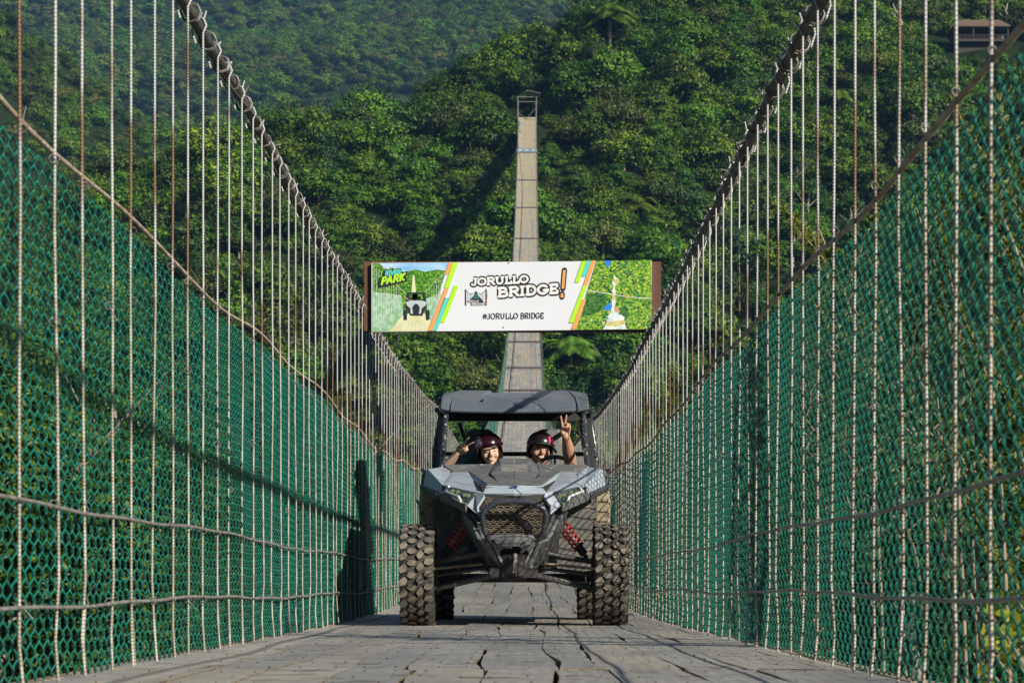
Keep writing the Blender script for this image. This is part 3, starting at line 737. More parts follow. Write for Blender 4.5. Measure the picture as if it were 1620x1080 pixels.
# dry vine stems caught in the right net
m = MB(); g_ = random.Random(3)
for k in range(26):
    y = g_.uniform(4.2, 8.5); z = g_.uniform(.05, 1.2); p = Vector((XR + .02, y, z)); d = Vector((g_.uniform(-.02, .02), g_.uniform(-1, 1), g_.uniform(-.4, 1.0))).normalized(); pts = [p]
    for q in range(6): d = (d + Vector((g_.uniform(-.1, .1), g_.uniform(-.5, .5), g_.uniform(-.5, .5)))).normalized(); p = p + d * .05; p.x = XR + g_.uniform(-.02, .04); pts.append(p.copy())
    m.tube(pts, [.003, .003, .0026, .0022, .002, .0015, .001], 4)
M_twig = mat('dry_vine', (.36, .27, .20), (.22, .16, .11), rough=.9)
tag(m.build('dry_vine', M_twig), 'dry brown vine stems tangled in the near end of the right net', 'vine', kind='stuff')

# swing the far half sideways
for ob in [c for r0 in (bridge, net_l, net_r) for c in r0.children_recursive]:
    if ob.type != 'MESH' or ob.name.startswith('hanger_rod') and not ob.name.startswith('hanger_rods'): continue
    n_ = len(ob.data.vertices); co = np.empty(n_ * 3, np.float32); ob.data.vertices.foreach_get('co', co); co = co.reshape(-1, 3)
    x_off = (XL if ob.parent is net_l else XR if ob.parent is net_r else 0) + .13; tt = np.clip((co[:, 1] - 38) / 50, 0, 1) * .10; co[:, 0] -= (co[:, 0] + x_off) * tt; co[:, 0] += drift(co[:, 1]).astype(np.float32); ob.data.vertices.foreach_set('co', co.ravel()); ob.data.update()
# far portal
portal = empty('bridge_portal', (-.13 + float(drift(END)), END + .2, dz(END)))
tag(portal, 'small grey steel portal frame at the far top end of the bridge', 'portal frame')
M_grey = mat('grey_frame_paint', (.17, .17, .16), (.11, .105, .10), rough=.6)
for s in (-1, 1):
    m = MB(); m.box((s * 1.22, 0, 1.45), (.14, .14, 3.5)); m.build('post', M_grey, portal)
m = MB(); m.box((0, 0, 3.16), (2.8, .12, .10)); m.build('top_beam', M_grey, portal)
m = MB(); m.box((0, .1, 2.55), (2.3, .08, .09)); m.build('middle_beam', M_grey, portal)
m = MB(); m.tube([(-1.15, .05, 1.0), (.2, .05, .1)], .04, 6); m.tube([(1.1, .05, 1.7), (-.1, .05, .3)], .04, 6); m.build('brace', M_grey, portal)
m = MB(); m.add([(-.1, -.6, 3.95), (1.75, -.6, 3.55), (1.75, 1.6, 3.45), (-.1, 1.6, 3.85)], [(0, 1, 2, 3)]); m.build('roof_sheet', M_grey, portal, solid=.07)
# blue and white strip sign across the far deck
M_bl = mat('faded_blue_paint', (.10, .17, .28), (.20, .27, .36), rough=.6, scale=3)
M_wh = mat('chalk_white_paint', (.62, .66, .70), rough=.6)
y = 256.0; bs = empty('cross_banner', (-.13 + float(drift(y)), y, dz(y))); tag(bs, 'narrow blue and white strip sign across the far deck near the portal', 'sign')
m = MB(); m.box((0, 0, .36), (2.5, .06, .40)); m.build('strip_panel', M_bl, bs)
m = MB()
for k in range(3): m.box((-.8 + .8 * k, -.036, .37), (.44, .008, .14))
m.build('strip_lettering', M_wh, bs)
for s in (-1, 1): m = MB(); m.box((s * 1.28, 0, .3), (.05, .08, .6)); m.build('post', M_steel, bs)

# ------------------------------------------------------------------ banner over the deck
YB = 17.9
def bx_(px): return (px - VX) / F * YB
def bz_(py): return EYE + (VY - py) / F * YB
banner = empty('overhead_banner', ((bx_(575) + bx_(1046)) / 2, YB, bz_(525)))
tag(banner, 'wide printed banner board on a brown timber frame spanning above the deck', 'banner')
M_brown = mat('brown_stained_timber', (.085, .035, .020), (.13, .060, .035), rough=.7, scale=3, bump=.4, bscale=10, stretch=(1, 1, .25), spots=(.03, .02, .015), spot_scale=4, spot_cut=.64)
O = Vector(banner.location)
def W(px, py, dy=0.0): return Vector((bx_(px), YB + dy, bz_(py))) - O
m = MB()
for (x0, x1) in ((575, 590), (1029, 1046)):
    a = W(x0, 523, .03); b_ = W(x1, 413, .11); m.box((a + b_) / 2, (b_.x - a.x, .09, b_.z - a.z))
    c = W((x0 + x1) / 2, 523, .07)
for k in range(5):
    py = 413 + 110 * k / 5; pz = W(575, py).z
a = W(590.5, 412.5, .03); b_ = W(1028.5, 418, .03); m.box((a + b_) / 2 + Vector((0, .04, 0)), (b_.x - a.x, .06, abs(b_.z - a.z)))
a = W(590.5, 519, .03); b_ = W(1028.5, 524, .03); m.box((a + b_) / 2 + Vector((0, .04, 0)), (b_.x - a.x, .06, abs(b_.z - a.z)))
m.build('timber_frame', M_brown, banner, bevel=.004)
for x0 in (582, 1037):
    m = MB(); c = (W(x0, 416, .16) + W(x0, 522, .16)) / 2; m.box(c, (.07, .07, .55)); m.build('support_post', M_brown, banner, bevel=.004)
M_pw = mat('printed_white', (.72, .75, .82), (.68, .71, .78), rough=.35, scale=2)
panel = MB(); q = [W(588, 416.5), W(1031, 412.5), W(1031, 521), W(588, 525)]
panel.add([p + Vector((0, d, 0)) for d in (-.012, .02) for p in q], [(0, 1, 2, 3), (7, 6, 5, 4), (0, 4, 5, 1), (1, 5, 6, 2), (2, 6, 7, 3), (3, 7, 4, 0)])
pan = panel.build('printed_panel', M_pw, banner)
def flatm(name, c, c2=None, **k): return mat(name, c, c2 or c, rough=.4, **k)
P_or = flatm('print_orange', (.78, .36, .12)); P_li = flatm('print_lime', (.42, .80, .03)); P_te = flatm('print_teal', (.11, .62, .55)); P_dk = flatm('print_charcoal', (.022, .027, .035))
P_wh = flatm('print_pure_white', (.82, .82, .83)); P_sky = mat('print_sky', (.16, .46, .80), (.55, .72, .88), rough=.4, scale=3, stretch=(1, 1, 3)); 
P_gr = mat('print_forest', (.012, .10, .012), (.16, .40, .035), rough=.4, scale=60, detail=9); P_gr2 = mat('print_forest_bright', (.02, .12, .025), (.34, .52, .04), rough=.4, scale=48, detail=10)
P_dg = mat('print_forest_dark', (.01, .06, .03), (.08, .26, .03), rough=.4, scale=45, detail=8)
P_mesh = mat('print_net_green', (.20, .42, .20), (.42, .60, .48), rough=.4, scale=30, detail=3); P_pl = mat('print_planks', (.62, .62, .36), (.72, .74, .50), rough=.4, scale=8)
P_wt = mat('print_water', (.85, .88, .86), (.45, .62, .62), rough=.4, scale=20); P_sand = mat('print_sand', (.70, .66, .28), (.50, .42, .20), rough=.4, scale=25); P_blu = flatm('print_blue', (.03, .22, .75))
P_tan = flatm('print_tan', (.55, .33, .18)); P_gy = flatm('print_grey', (.35, .42, .45)); P_tl = flatm('print_dark_teal', (.02, .06, .06))
P_lg = flatm('print_pale_grey', (.48, .54, .58)); LAY = [-.0122]
class PR:
    """flat print shapes on the panel, in photo pixels"""
    def __init__(s, layer): s.m = MB(); s.mats = []; s.d = LAY[0] - .0003
    def mi(s, mt):
        if mt not in s.mats: s.mats.append(mt)
        return s.mats.index(mt)
    def poly(s, pts, mt): s.m.poly([W(x, y, s.d) for x, y in pts], s.mi(mt))
    def stroke(s, pts, w, mt, cap=True, step=.00025):
        mi = s.mi(mt); s.d -= .00001
        for (x0, y0), (x1, y1) in zip(pts[:-1], pts[1:]):
            L_ = math.hypot(x1 - x0, y1 - y0) or 1e-6; nx, ny = -(y1 - y0) / L_ * w / 2, (x1 - x0) / L_ * w / 2
            s.m.poly([W(x0 + nx, y0 + ny, s.d), W(x1 + nx, y1 + ny, s.d), W(x1 - nx, y1 - ny, s.d), W(x0 - nx, y0 - ny, s.d)], mi); s.d -= 2e-6
        if cap:
            for (x, y) in pts: s.m.poly([W(x + w / 2 * math.cos(t), y + w / 2 * math.sin(t), s.d) for t in np.arange(10) * PI / 5], mi); s.d -= 2e-6
    def build(s, name, parent=None): LAY[0] = min(LAY[0], s.d); return s.m.build(name, s.mats, parent or pan)
def c3(cx, cy): return (570 + cx / 3.306, 400 + cy / 3.306)     # coordinates read off the enlarged crop
# left picture
p = PR(1)
TL = c3(64, 56); p.poly([TL, c3(462, 51), c3(355, 408), c3(64, 411)], P_gr)
p.build('printed_picture')
def blobs(pr, region, n, mats_, seed, r0, r1, bright=None):
    g_ = random.Random(seed); xa = min(q_[0] for q_ in region); xb = max(q_[0] for q_ in region); ya = min(q_[1] for q_ in region); yb = max(q_[1] for q_ in region)
    def inside(x, y):
        c_ = False; k_ = len(region)
        for i_ in range(k_):
            (x1, y1), (x2, y2) = region[i_], region[i_ - 1]
            if (y1 > y) != (y2 > y) and x < (x2 - x1) * (y - y1) / (y2 - y1) + x1: c_ = not c_
        return c_
    for _ in range(n):
        x = g_.uniform(xa, xb); y = g_.uniform(ya, yb)
        if not inside(x, y): continue
        r_ = g_.uniform(r0, r1); pts_ = [(x + r_ * g_.uniform(.6, 1.1) * math.cos(t), y + r_ * .75 * g_.uniform(.6, 1.1) * math.sin(t)) for t in np.arange(7) * PI * 2 / 7]
        if all(inside(*q_) for q_ in pts_): pr.poly([c3(*q_) for q_ in pts_], g_.choice(mats_)); pr.d -= 1e-6
B1 = flatm('print_leaf_deep', (.015, .09, .02)); B2 = flatm('print_leaf_green', (.08, .28, .03)); B3 = flatm('print_leaf_light', (.26, .50, .05)); B4 = flatm('print_leaf_yellow', (.50, .62, .08)); B5 = flatm('print_leaf_blue', (.02, .12, .10))
p = PR(2)
blobs(p, [(66, 60), (110, 80), (230, 102), (340, 102), (440, 100), (355, 406), (66, 409)], 900, [B1, B1, B2, B2, B3], 1, 3, 8)
p.poly([c3(98, 56), c3(462, 51), c3(446, 95), c3(400, 88), c3(340, 100), c3(290, 88), c3(230, 100), c3(150, 92), c3(120, 75)], P_sky)
p.poly([c3(64, 205), c3(215, 226), c3(228, 320), c3(150, 410), c3(64, 411)], P_mesh)
p.poly([c3(345, 240), c3(424, 212), c3(372, 350), c3(345, 310)], P_mesh)
p.poly([c3(228, 320), c3(345, 318), c3(371, 355), c3(355, 408), c3(152, 411)], P_pl)
p.poly([c3(275, 118), c3(283, 118), c3(292, 210), c3(268, 210)], P_pl)
p.build('printed_picture')
p = PR(3)
for k in range(11): x = 72 + k * 13; p.stroke([c3(x, 60 + k * 13), c3(x, 405 - k * 9)], .35, P_wh, cap=False)
for k in range(7): x = 350 + k * 12; p.stroke([c3(x, 215 - k * 15), c3(x, 320 - k * 14)], .3, P_wh, cap=False)
p.stroke([c3(110, 60), c3(170, 150), c3(240, 215)], .5, P_wh, cap=False); p.stroke([c3(345, 205), c3(400, 140), c3(448, 100)], .5, P_wh, cap=False)
p.stroke([c3(64, 205), c3(130, 214), c3(215, 226)], .5, P_wh, cap=False)
for x0, x1 in ((262, 235), (276, 262), (292, 290), (306, 318), (320, 346), (250, 205), (240, 178)): p.stroke([c3(x0, 352), c3(x1, 409)], .35, P_gy, cap=False)
# the little buggy of the picture
for x in (235, 352): p.poly([c3(x - 10, 298), c3(x + 9, 298), c3(x + 11, 320), c3(x + 9, 352), c3(x - 8, 353), c3(x - 11, 320)], P_dk)
p.poly([c3(243, 212), c3(252, 207), c3(330, 207), c3(338, 212), c3(344, 250), c3(350, 292), c3(335, 305), c3(325, 330), c3(262, 330), c3(250, 305), c3(236, 292), c3(240, 250)], P_dk)
p.build('printed_picture')
p = PR(4)
p.poly([c3(258, 216), c3(324, 216), c3(328, 244), c3(254, 244)], P_gr); p.poly([c3(272, 216), c3(300, 216), c3(302, 244), c3(270, 244)], P_pl)
p.poly([c3(240, 258), c3(262, 250), c3(322, 250), c3(346, 258), c3(342, 276), c3(322, 290), c3(318, 318), c3(306, 320), c3(312, 286), c3(300, 268), c3(284, 268), c3(272, 286), c3(276, 320), c3(264, 318), c3(262, 290), c3(244, 276)], P_lg)
for (x, y) in ((262, 240), (310, 236)): p.poly([c3(x + 7 * math.cos(t), y + 8 * math.sin(t)) for t in np.arange(8) * PI / 4], P_tan)
p.stroke([c3(250, 244), c3(236, 234), c3(226, 228)], 1.4, P_tan); p.stroke([c3(330, 244), c3(350, 230), c3(364, 220)], 1.4, P_dk)
p.build('printed_picture')
# right picture
p = PR(1); p.poly([c3(1233, 44), c3(1522, 38), c3(1526, 399), c3(1125, 403)], P_gr2); p.build('printed_picture')
p = PR(2)
blobs(p, [(1236, 46), (1520, 40), (1524, 397), (1128, 401)], 2600, [B1, B5, B2, B2, B3, B3, B4], 2, 3, 9)
p.poly([c3(1275, 43), c3(1312, 42), c3(1302, 70), c3(1292, 82)], P_blu)
p.poly([c3(1190, 215), c3(1262, 210), c3(1290, 235), c3(1280, 290), c3(1228, 320), c3(1190, 330), c3(1160, 320)], P_dg)
p.poly([c3(1356, 300), c3(1390, 270), c3(1400, 300), c3(1390, 330), c3(1350, 320)], P_dg)
p.poly([c3(1324, 118), c3(1334, 126), c3(1352, 148), c3(1338, 166), c3(1330, 184), c3(1336, 212), c3(1330, 232), c3(1337, 258), c3(1330, 284), c3(1340, 304), c3(1366, 322), c3(1388, 344), c3(1396, 362), c3(1384, 380), c3(1398, 400), c3(1268, 401), c3(1280, 384), c3(1264, 366), c3(1282, 340), c3(1304, 322), c3(1312, 296), c3(1318, 276), c3(1314, 250), c3(1322, 226), c3(1317, 200), c3(1324, 176), c3(1316, 160), c3(1326, 140)], P_wt)
p.build('printed_picture')
p = PR(3)
p.poly([c3(1325, 135), c3(1350, 140), c3(1358, 152), c3(1340, 165), c3(1325, 155)], P_sand); p.poly([c3(1262, 352), c3(1300, 362), c3(1390, 350), c3(1392, 372), c3(1330, 388), c3(1268, 380)], P_sand)
p.poly([c3(1315, 215), c3(1332, 215), c3(1336, 240), c3(1318, 245)], P_sand); p.poly([c3(1326, 284), c3(1346, 280), c3(1360, 312), c3(1330, 310)], P_tan)
p.poly([c3(1270, 295), c3(1298, 262), c3(1312, 272), c3(1312, 298), c3(1290, 302)], P_blu)
p.stroke([c3(1183, 196), c3(1300, 215), c3(1400, 232), c3(1524, 240)], .9, P_wh, cap=False); p.poly([c3(1394, 220), c3(1408, 222), c3(1408, 234), c3(1394, 232)], P_or)
blobs(p, [(1262, 330), (1292, 318), (1300, 344), (1278, 398), (1262, 398)], 90, [B1, B2, B3, B5], 5, 3, 7); blobs(p, [(1352, 312), (1402, 330), (1406, 398), (1384, 398), (1376, 340)], 90, [B1, B2, B3, B5], 6, 3, 7); blobs(p, [(1300, 110), (1322, 115), (1318, 170), (1304, 170)], 40, [B1, B2, B3], 7, 3, 6)
p.build('printed_picture')
# slanted colour bars
p = PR(4)
def c4(cx, cy): return (700 + cx / 6.75, 405 + cy / 6.75)
p.poly([c4(68, 75), c4(112, 73), c4(65, 198), c4(22, 198)], P_or); p.poly([c4(112, 73), c4(168, 72), c4(70, 345), c4(18, 345)], P_li)
p.poly([c3(440, 190), c3(462, 190), c3(378, 408), c3(354, 408)], P_or)
p.poly([c3(440, 236), c3(465, 236), c3(402, 407), c3(378, 408)], P_te); p.poly([c3(492, 172), c3(515, 172), c3(441, 364), c3(418, 364)], P_li)
p.build('colour_bars'); p = PR(4)
p.poly([c4(1492, 58), c4(1538, 56), c4(1458, 284), c4(1410, 284)], P_li); p.poly([c4(1540, 56), c4(1588, 54), c4(1530, 220), c4(1482, 220)], P_te)
p.poly([c4(1590, 54), c4(1635, 52), c4(1545, 320), c4(1500, 320)], P_or); p.poly([c4(1500, 320), c4(1545, 320), c4(1402, 715), c4(1350, 715)], P_li)
p.poly([c4(1490, 465), c4(1535, 465), c4(1425, 782), c4(1374, 785)], P_or)
p.build('colour_bars')
# --- stroke lettering
def arc(cx, cy, rx, ry, a0, a1, n=10): return [(cx + rx * math.cos(R(a0 + (a1 - a0) * i / n)), cy + ry * math.sin(R(a0 + (a1 - a0) * i / n))) for i in range(n + 1)]
# unit letters: x right 0..w, y down 0..1; slab: list of serif centres (x, y, halfwidth)
def glyph(ch):
    if ch == 'J': return .62, [[(.42, 0), (.42, .72)] + arc(.24, .72, .18, .26, 0, 150)], [(.42, 0, .22)]
    if ch == 'O': return .86, [arc(.43, .5, .36, .48, 0, 360, 20)], []
    if ch == 'R': return .86, [[(.2, 0), (.2, 1)], [(.2, 0), (.5, 0)] + arc(.5, .25, .24, .25, -90, 90) + [(.2, .5)], [(.46, .5), (.74, 1)]], [(.2, 1, .17), (.76, 1, .10), (.14, 0, .1)]
    if ch == 'U': return .90, [[(.18, 0), (.18, .62)] + arc(.44, .62, .26, .36, 180, 0) + [(.70, 0)]], [(.18, 0, .17), (.70, 0, .17)]
    if ch == 'L': return .74, [[(.22, 0), (.22, 1), (.66, 1), (.66, .74)]], [(.22, 0, .18), (.14, 1, .1)]
    if ch == 'B': return .84, [[(.2, 0), (.2, 1)], [(.2, 0), (.46, 0)] + arc(.46, .24, .22, .24, -90, 90) + [(.2, .48)], [(.46, .48)] + arc(.5, .74, .26, .26, -90, 90) + [(.2, 1)]], [(.12, 0, .09), (.12, 1, .09)]
    if ch == 'I': return .44, [[(.22, 0), (.22, 1)]], [(.22, 0, .18), (.22, 1, .18)]
    if ch == 'D': return .90, [[(.2, 0), (.2, 1)], [(.2, 0), (.42, 0)] + arc(.42, .5, .36, .5, -90, 90, 14) + [(.2, 1)]], [(.12, 0, .09), (.12, 1, .09)]
    if ch == 'G': return .90, [arc(.46, .5, .36, .48, -40, -330, 18)[::1] + [(.78, .56)], [(.52, .58), (.86, .58)]], []
    if ch == 'E': return .76, [[(.64, .22), (.64, 0), (.2, 0), (.2, 1), (.66, 1), (.66, .76)], [(.2, .49), (.52, .49)]], [(.12, 0, .09), (.12, 1, .09)]
    if ch == 'V': return .80, [[(.08, 0), (.4, 1), (.72, 0)]], []
    if ch == 'P': return .80, [[(.2, 1), (.2, 0), (.48, 0)] + arc(.48, .27, .24, .27, -90, 90) + [(.2, .54)]], []
    if ch == 'A': return .86, [[(.08, 1), (.42, 0), (.76, 1)], [(.2, .66), (.64, .66)]], []
    if ch == 'K': return .82, [[(.2, 0), (.2, 1)], [(.7, 0), (.24, .52), (.72, 1)]], []
    if ch == '#': return .80, [[(.32, .1), (.2, .9)], [(.62, .1), (.5, .9)], [(.08, .36), (.76, .36)], [(.04, .66), (.72, .66)]], []
    return .45, [], []
def text(pr, s, x, y, h, wid, wt, mt, slab=True, rise=0.0, slant=0.0):
    """wid: total width in px; rise: dy per dx; (x, y) left end of the top line"""
    tot = sum(glyph(c)[0] for c in s); cx = 0
    for c in s:
        w_, strokes, serifs = glyph(c)
        def T(u, v):
            X = (cx + u) / tot * wid; return (x + X + slant * (1 - v) * h, y + v * h - rise * X)
        for st in strokes: pr.stroke([T(u, v) for u, v in st], wt, mt)
        if slab:
            for (u, v, hw) in serifs: pr.stroke([T(u - hw, v), T(u + hw, v)], wt * .8, mt, cap=False)
        cx += w_
p = PR(5); p.d = -.0125
J = c4(300, 235); B_ = c4(578, 325)
text(p, 'JORULLO', J[0] + 1.0, J[1] + 1.6, 10.2, 90.5, 8.2, P_dk, rise=.055); p.d -= .0003
text(p, 'BRIDGE', B_[0] + 1.0, B_[1] + 3.2, 13.2, 97, 9.2, P_dk, rise=.065)
X0, X1 = c4(1302, 152), c4(1286, 350); p.stroke([X0, X1], 8.6, P_dk); p.stroke([c4(1278, 405), c4(1275, 440)], 8.6, P_dk)
p.d -= .0004
text(p, 'JORULLO', J[0] + 1.0, J[1] + 1.6, 10.2, 90.5, 3.2, P_wh, rise=.055); text(p, 'BRIDGE', B_[0] + 1.0, B_[1] + 3.2, 13.2, 97, 4.0, P_wh, rise=.065)
p.stroke([X0, X1], 4.2, P_or, cap=False); p.stroke([c4(1278, 400), c4(1275, 446)], 4.2, P_or, cap=False)
h_ = c4(430, 616); text(p, '#JORULLO', h_[0], h_[1], 8.6, 56, 1.3, P_dk, slab=False, rise=.012)
h_ = c4(830, 610); text(p, 'BRIDGE', h_[0], h_[1] + .2, 8.6, 37.5, 1.3, P_dk, slab=False, rise=.012)
p.build('lettering')
# bridge emblem
p = PR(5); p.d = -.0125
for x0 in (238, 458): p.poly([c4(x0, 355 if x0 < 300 else 350), c4(x0 + 17, 368), c4(x0 + 17, 532), c4(x0, 532)], P_tl)
p.stroke([c4(248, 360), c4(275, 398), c4(310, 412), c4(340, 395), c4(357, 378)], .9, P_tl); p.stroke([c4(357, 378), c4(380, 400), c4(410, 408), c4(445, 385), c4(470, 355)], .9, P_tl)
for x0 in (270, 285, 300, 315, 400, 415, 430, 445): p.stroke([c4(x0, 400), c4(x0, 470)], .5, P_tl, cap=False)
p.poly([c4(357, 372), c4(372, 405), c4(395, 440), c4(430, 470), c4(440, 500), c4(275, 500), c4(290, 468), c4(325, 435), c4(345, 402)], P_tl)
p.poly([c4(262, 475), c4(395, 468), c4(400, 492), c4(455, 490), c4(456, 530), c4(300, 534), c4(300, 500), c4(262, 500)], P_tl)
p.d -= .0004
text(p, 'JORULLO', *c4(266, 476), 2.5, 18.5, .55, P_wh, rise=.02); text(p, 'BRIDGE', *c4(310, 502), 3.2, 21, .7, P_wh)
for k, yy_ in enumerate((420, 434, 448)): p.stroke([c4(345 - k * 8, yy_), c4(370 + k * 8, yy_)], .4, P_te, cap=False)
p.stroke([c4(480, 415), c4(474, 490)], 1.1, P_or); p.stroke([c4(472, 510), c4(472, 520)], 1.2, P_or)
p.build('bridge_emblem')
# park logo
p = PR(5)
p.poly([c3(124, 92), c3(140, 88), c3(168, 77), c3(182, 84), c3(212, 82), c3(218, 88), c3(216, 104), c3(250, 98), c3(240, 132), c3(246, 150), c3(94, 185), c3(100, 132), c3(118, 122)], P_dk)
p.d -= .0003
text(p, 'RIVER', *c3(129, 97), 7.2, 25, 2.0, P_te, slab=False, rise=.09, slant=.15); text(p, 'PARK', *c3(106, 133), 10.5, 38, 3.1, P_li, slab=False, rise=.20, slant=.2)
p.stroke([c3(148, 92), c3(168, 81), c3(190, 90)], .7, P_li)
p.build('park_logo')
# bolts of the panel
m = MB()
for (x, y) in ((775, 416), (748, 518)):
    m.ball(W(x + 29, y if 0 else y, -.016) if 0 else W(570 + (775 if y < 500 else 748) / 3.306, y + (0.5 if y < 500 else 0), -.014), (.006, .004, .006), 8, 5)
m.build('bolt', M_nail, banner)
# ------------------------------------------------------------------ off-road buggy
CY = 15.1; CX = -.052
def sp(px, py, yl):
    s = F / (CY + yl); return Vector(((px - VX) / s - CX, yl, EYE + (VY - py) / s))
def C1(cx, cy, yl): return sp(620 + cx / 4.154, 600 + cy / 4.154, yl)
def C2(cx, cy, yl): return sp(620 + cx / 3.6, 780 + cy / 3.6, yl)
def mir(pts, s): return [Vector((p.x * (1 if s < 0 else -1), p.y, p.z)) for p in pts]
M_body = mat('blue_grey_body_paint', (.37, .425, .48), (.33, .38, .43), rough=.40, scale=3, spots=(.36, .32, .26), spot_scale=19, spot_cut=.63, coat=.15)
M_pl = mat('dusty_black_plastic', (.045, .048, .052), (.075, .076, .075), rough=.55, scale=5, bump=.15, bscale=80, spots=(.30, .27, .22), spot_scale=30, spot_cut=.64)
M_hoodpl = mat('grey_hood_plastic', (.105, .112, .12), (.14, .14, .138), rough=.6, scale=5, bump=.1, bscale=90, spots=(.38, .35, .30), spot_scale=32, spot_cut=.64)
M_roof = mat('dusty_roof_plastic', (.080, .100, .125), (.115, .130, .150), rough=.45, scale=3, bump=.2, bscale=140, spots=(.28, .28, .27), spot_scale=60, spot_cut=.68)
M_dark = mat('dark_chassis', (.018, .018, .02), (.035, .033, .03), rough=.7, scale=6)
M_dust = mat('mud_dust_coating', (.36, .30, .21), (.26, .21, .14), rough=.95, scale=5, bump=.3, bscale=60, spots=(.10, .09, .08), spot_scale=16, spot_cut=.62)
M_tube = mat('speckled_black_tube', (.022, .028, .040), (.035, .040, .05), rough=.3, scale=8, spots=(.45, .40, .33), spot_scale=48, spot_cut=.61, coat=.3)
M_tubeclean = mat('black_bar_tube', (.035, .042, .055), (.045, .05, .06), rough=.35, scale=8, spots=(.35, .31, .26), spot_scale=55, spot_cut=.68)
M_rub = mat('tyre_rubber', (.030, .029, .028), (.075, .066, .052), rough=.9, scale=9, bump=.3, bscale=70)
M_lug = mat('dusty_tyre_lug', (.24, .21, .16), (.085, .078, .068), rough=.95, scale=12, bump=.4, bscale=90)
M_red = mat('red_spring_paint', (.50, .010, .015), (.42, .012, .015), rough=.3, coat=.4)
M_alu = mat('dull_aluminium', (.42, .41, .38), (.32, .29, .24), rough=.45, metal=.7)
M_lens = mat('headlight_lens', (.03, .035, .04), (.08, .10, .09), rough=.12, scale=25, coat=.8)
M_drl = mat('light_strip_white', (.80, .80, .78), rough=.3)
M_led = mat('reflector_green_tint', (.10, .14, .06), (.18, .20, .12), rough=.2, scale=40)
M_mesh = mat('dusty_grille_mesh', (.22, .185, .13), (.11, .095, .07), rough=.8, scale=20)
M_seat = mat('grey_seat_vinyl', (.16, .165, .16), (.12, .12, .12), rough=.6, bump=.2, bscale=60)
car = empty('off_road_buggy', (CX, CY, dz(CY)))
tag(car, 'muddy blue grey off-road buggy with a black roof facing the viewer on the planks', 'buggy')
FR = R
# ---- wheels
def wheel(x, yl, rad, wid, name='wheel'):
    w = empty('wheel', (x, yl, rad), parent=car)
    m = MB(); prof = [(-.5, .58), (-.5, .80), (-.49, .91), (-.44, .955), (-.2, .965), (0, .968), (.2, .965), (.44, .955), (.49, .91), (.5, .80), (.5, .58), (.38, .54), (-.38, .54)]
    n = 48; k = len(prof); V_ = []
    for i in range(n):
        a = 2 * PI * i / n
        for (u, r_) in prof: V_.append((u * wid, r_ * rad * math.sin(a), r_ * rad * math.cos(a)))
    m.add(V_, [(i * k + j, i * k + (j + 1) % k, ((i + 1) % n) * k + (j + 1) % k, ((i + 1) % n) * k + j) for i in range(n) for j in range(k)], 0, True)
    NL = 26; g_ = random.Random(2)
    for i in range(NL):
        for (u, off, lw, ll, ang) in ((-.375, 0, .058, .050, .35), (-.13, .5, .052, .046, -.55), (.12, .12, .052, .046, .55), (.375, .55, .058, .050, -.35)):
            a = 2 * PI * (i + off) / NL + g_.uniform(-.01, .01); rr = rad * .985
            rot = Matrix.Rotation(-a, 3, 'X') @ Matrix.Rotation(ang, 3, 'Z')
            c = Vector((u * wid, rr * math.sin(a), rr * math.cos(a)))
            lw2, ll2, h = lw * wid / .245 / 1.06 * 1.1, ll * 1.08, .026
            hx, hy_, hz = lw2 / 2, ll2 / 2, h / 2
            # chevron block: six sided top with a notch
            top = [(-hx, -hy_), (hx * .25, -hy_ * 1.0), (hx, -hy_ * .2), (hx * .85, hy_), (-hx * .2, hy_ * .8), (-hx, hy_ * .35)]
            vb = [Vector((x_ * 1.12, y_ * 1.12, -hz)) for x_, y_ in top] + [Vector((x_, y_, hz)) for x_, y_ in top]
            vb = [rot @ v + c for v in vb]
            m.add(vb, [(6, 7, 8, 9, 10, 11)], 1); m.add(vb, [(j, (j + 1) % 6, 6 + (j + 1) % 6, 6 + j) for j in range(6)], 0)
    m.build('tyre', [M_rub, M_lug], w)
    m = MB(); s = 1 if x > 0 else -1
    V_ = []; prof2 = [(-.42, .56), (-.3, .52), (.30, .52), (.42, .56)]
    for i in range(24):
        a = 2 * PI * i / 24
        for (u, r_) in prof2: V_.append((u * wid, r_ * rad * math.sin(a), r_ * rad * math.cos(a)))
    m.add(V_, [(i * 4 + j, i * 4 + j + 1, ((i + 1) % 24) * 4 + j + 1, ((i + 1) % 24) * 4 + j) for i in range(24) for j in range(3)], 0, True)
    for i in range(6):
        a = PI / 3 * i; m.box((s * wid * .2, .26 * rad * math.sin(a), .26 * rad * math.cos(a)), (.03, .05, .52 * rad), Matrix.Rotation(-a, 3, 'X'))
    m.tube([(-.12, 0, 0), (.1 * 1, 0, 0)], .06, 12)
    m.build('rim', M_dark, w)
    return w
for s in (-1, 1): wheel(s * .694, 0, .362, .243)
for s in (-1, 1): wheel(s * .655, 2.29, .362, .270)

# ---- body panels
def panels(name, polys, mt, th=.022, bevel=.004, parent=None, both=True, one=None):
    out = []
    for s in ((-1, 1) if both else (-1,)):
        m = MB()
        for pl in polys: m.poly(mir(pl, s))
        bmx = m.build(name, mt, parent or car, solid=th, bevel=bevel)
        out.append(bmx)
    return out
def P(*a): return [C1(*t) for t in a]
# fender tops
panels('fender', [P((238, 592, .42), (330, 575, .60), (392, 614, .42), (392, 650, .15), (330, 695, -.02)),
                  P((330, 695, -.02), (392, 650, .15), (548, 738, -.33), (545, 744, -.35), (362, 701, -.10)),
                  P((205, 700, .40), (222, 600, .46), (238, 592, .42), (330, 695, -.02), (318, 748, -.04))], M_body, .02)
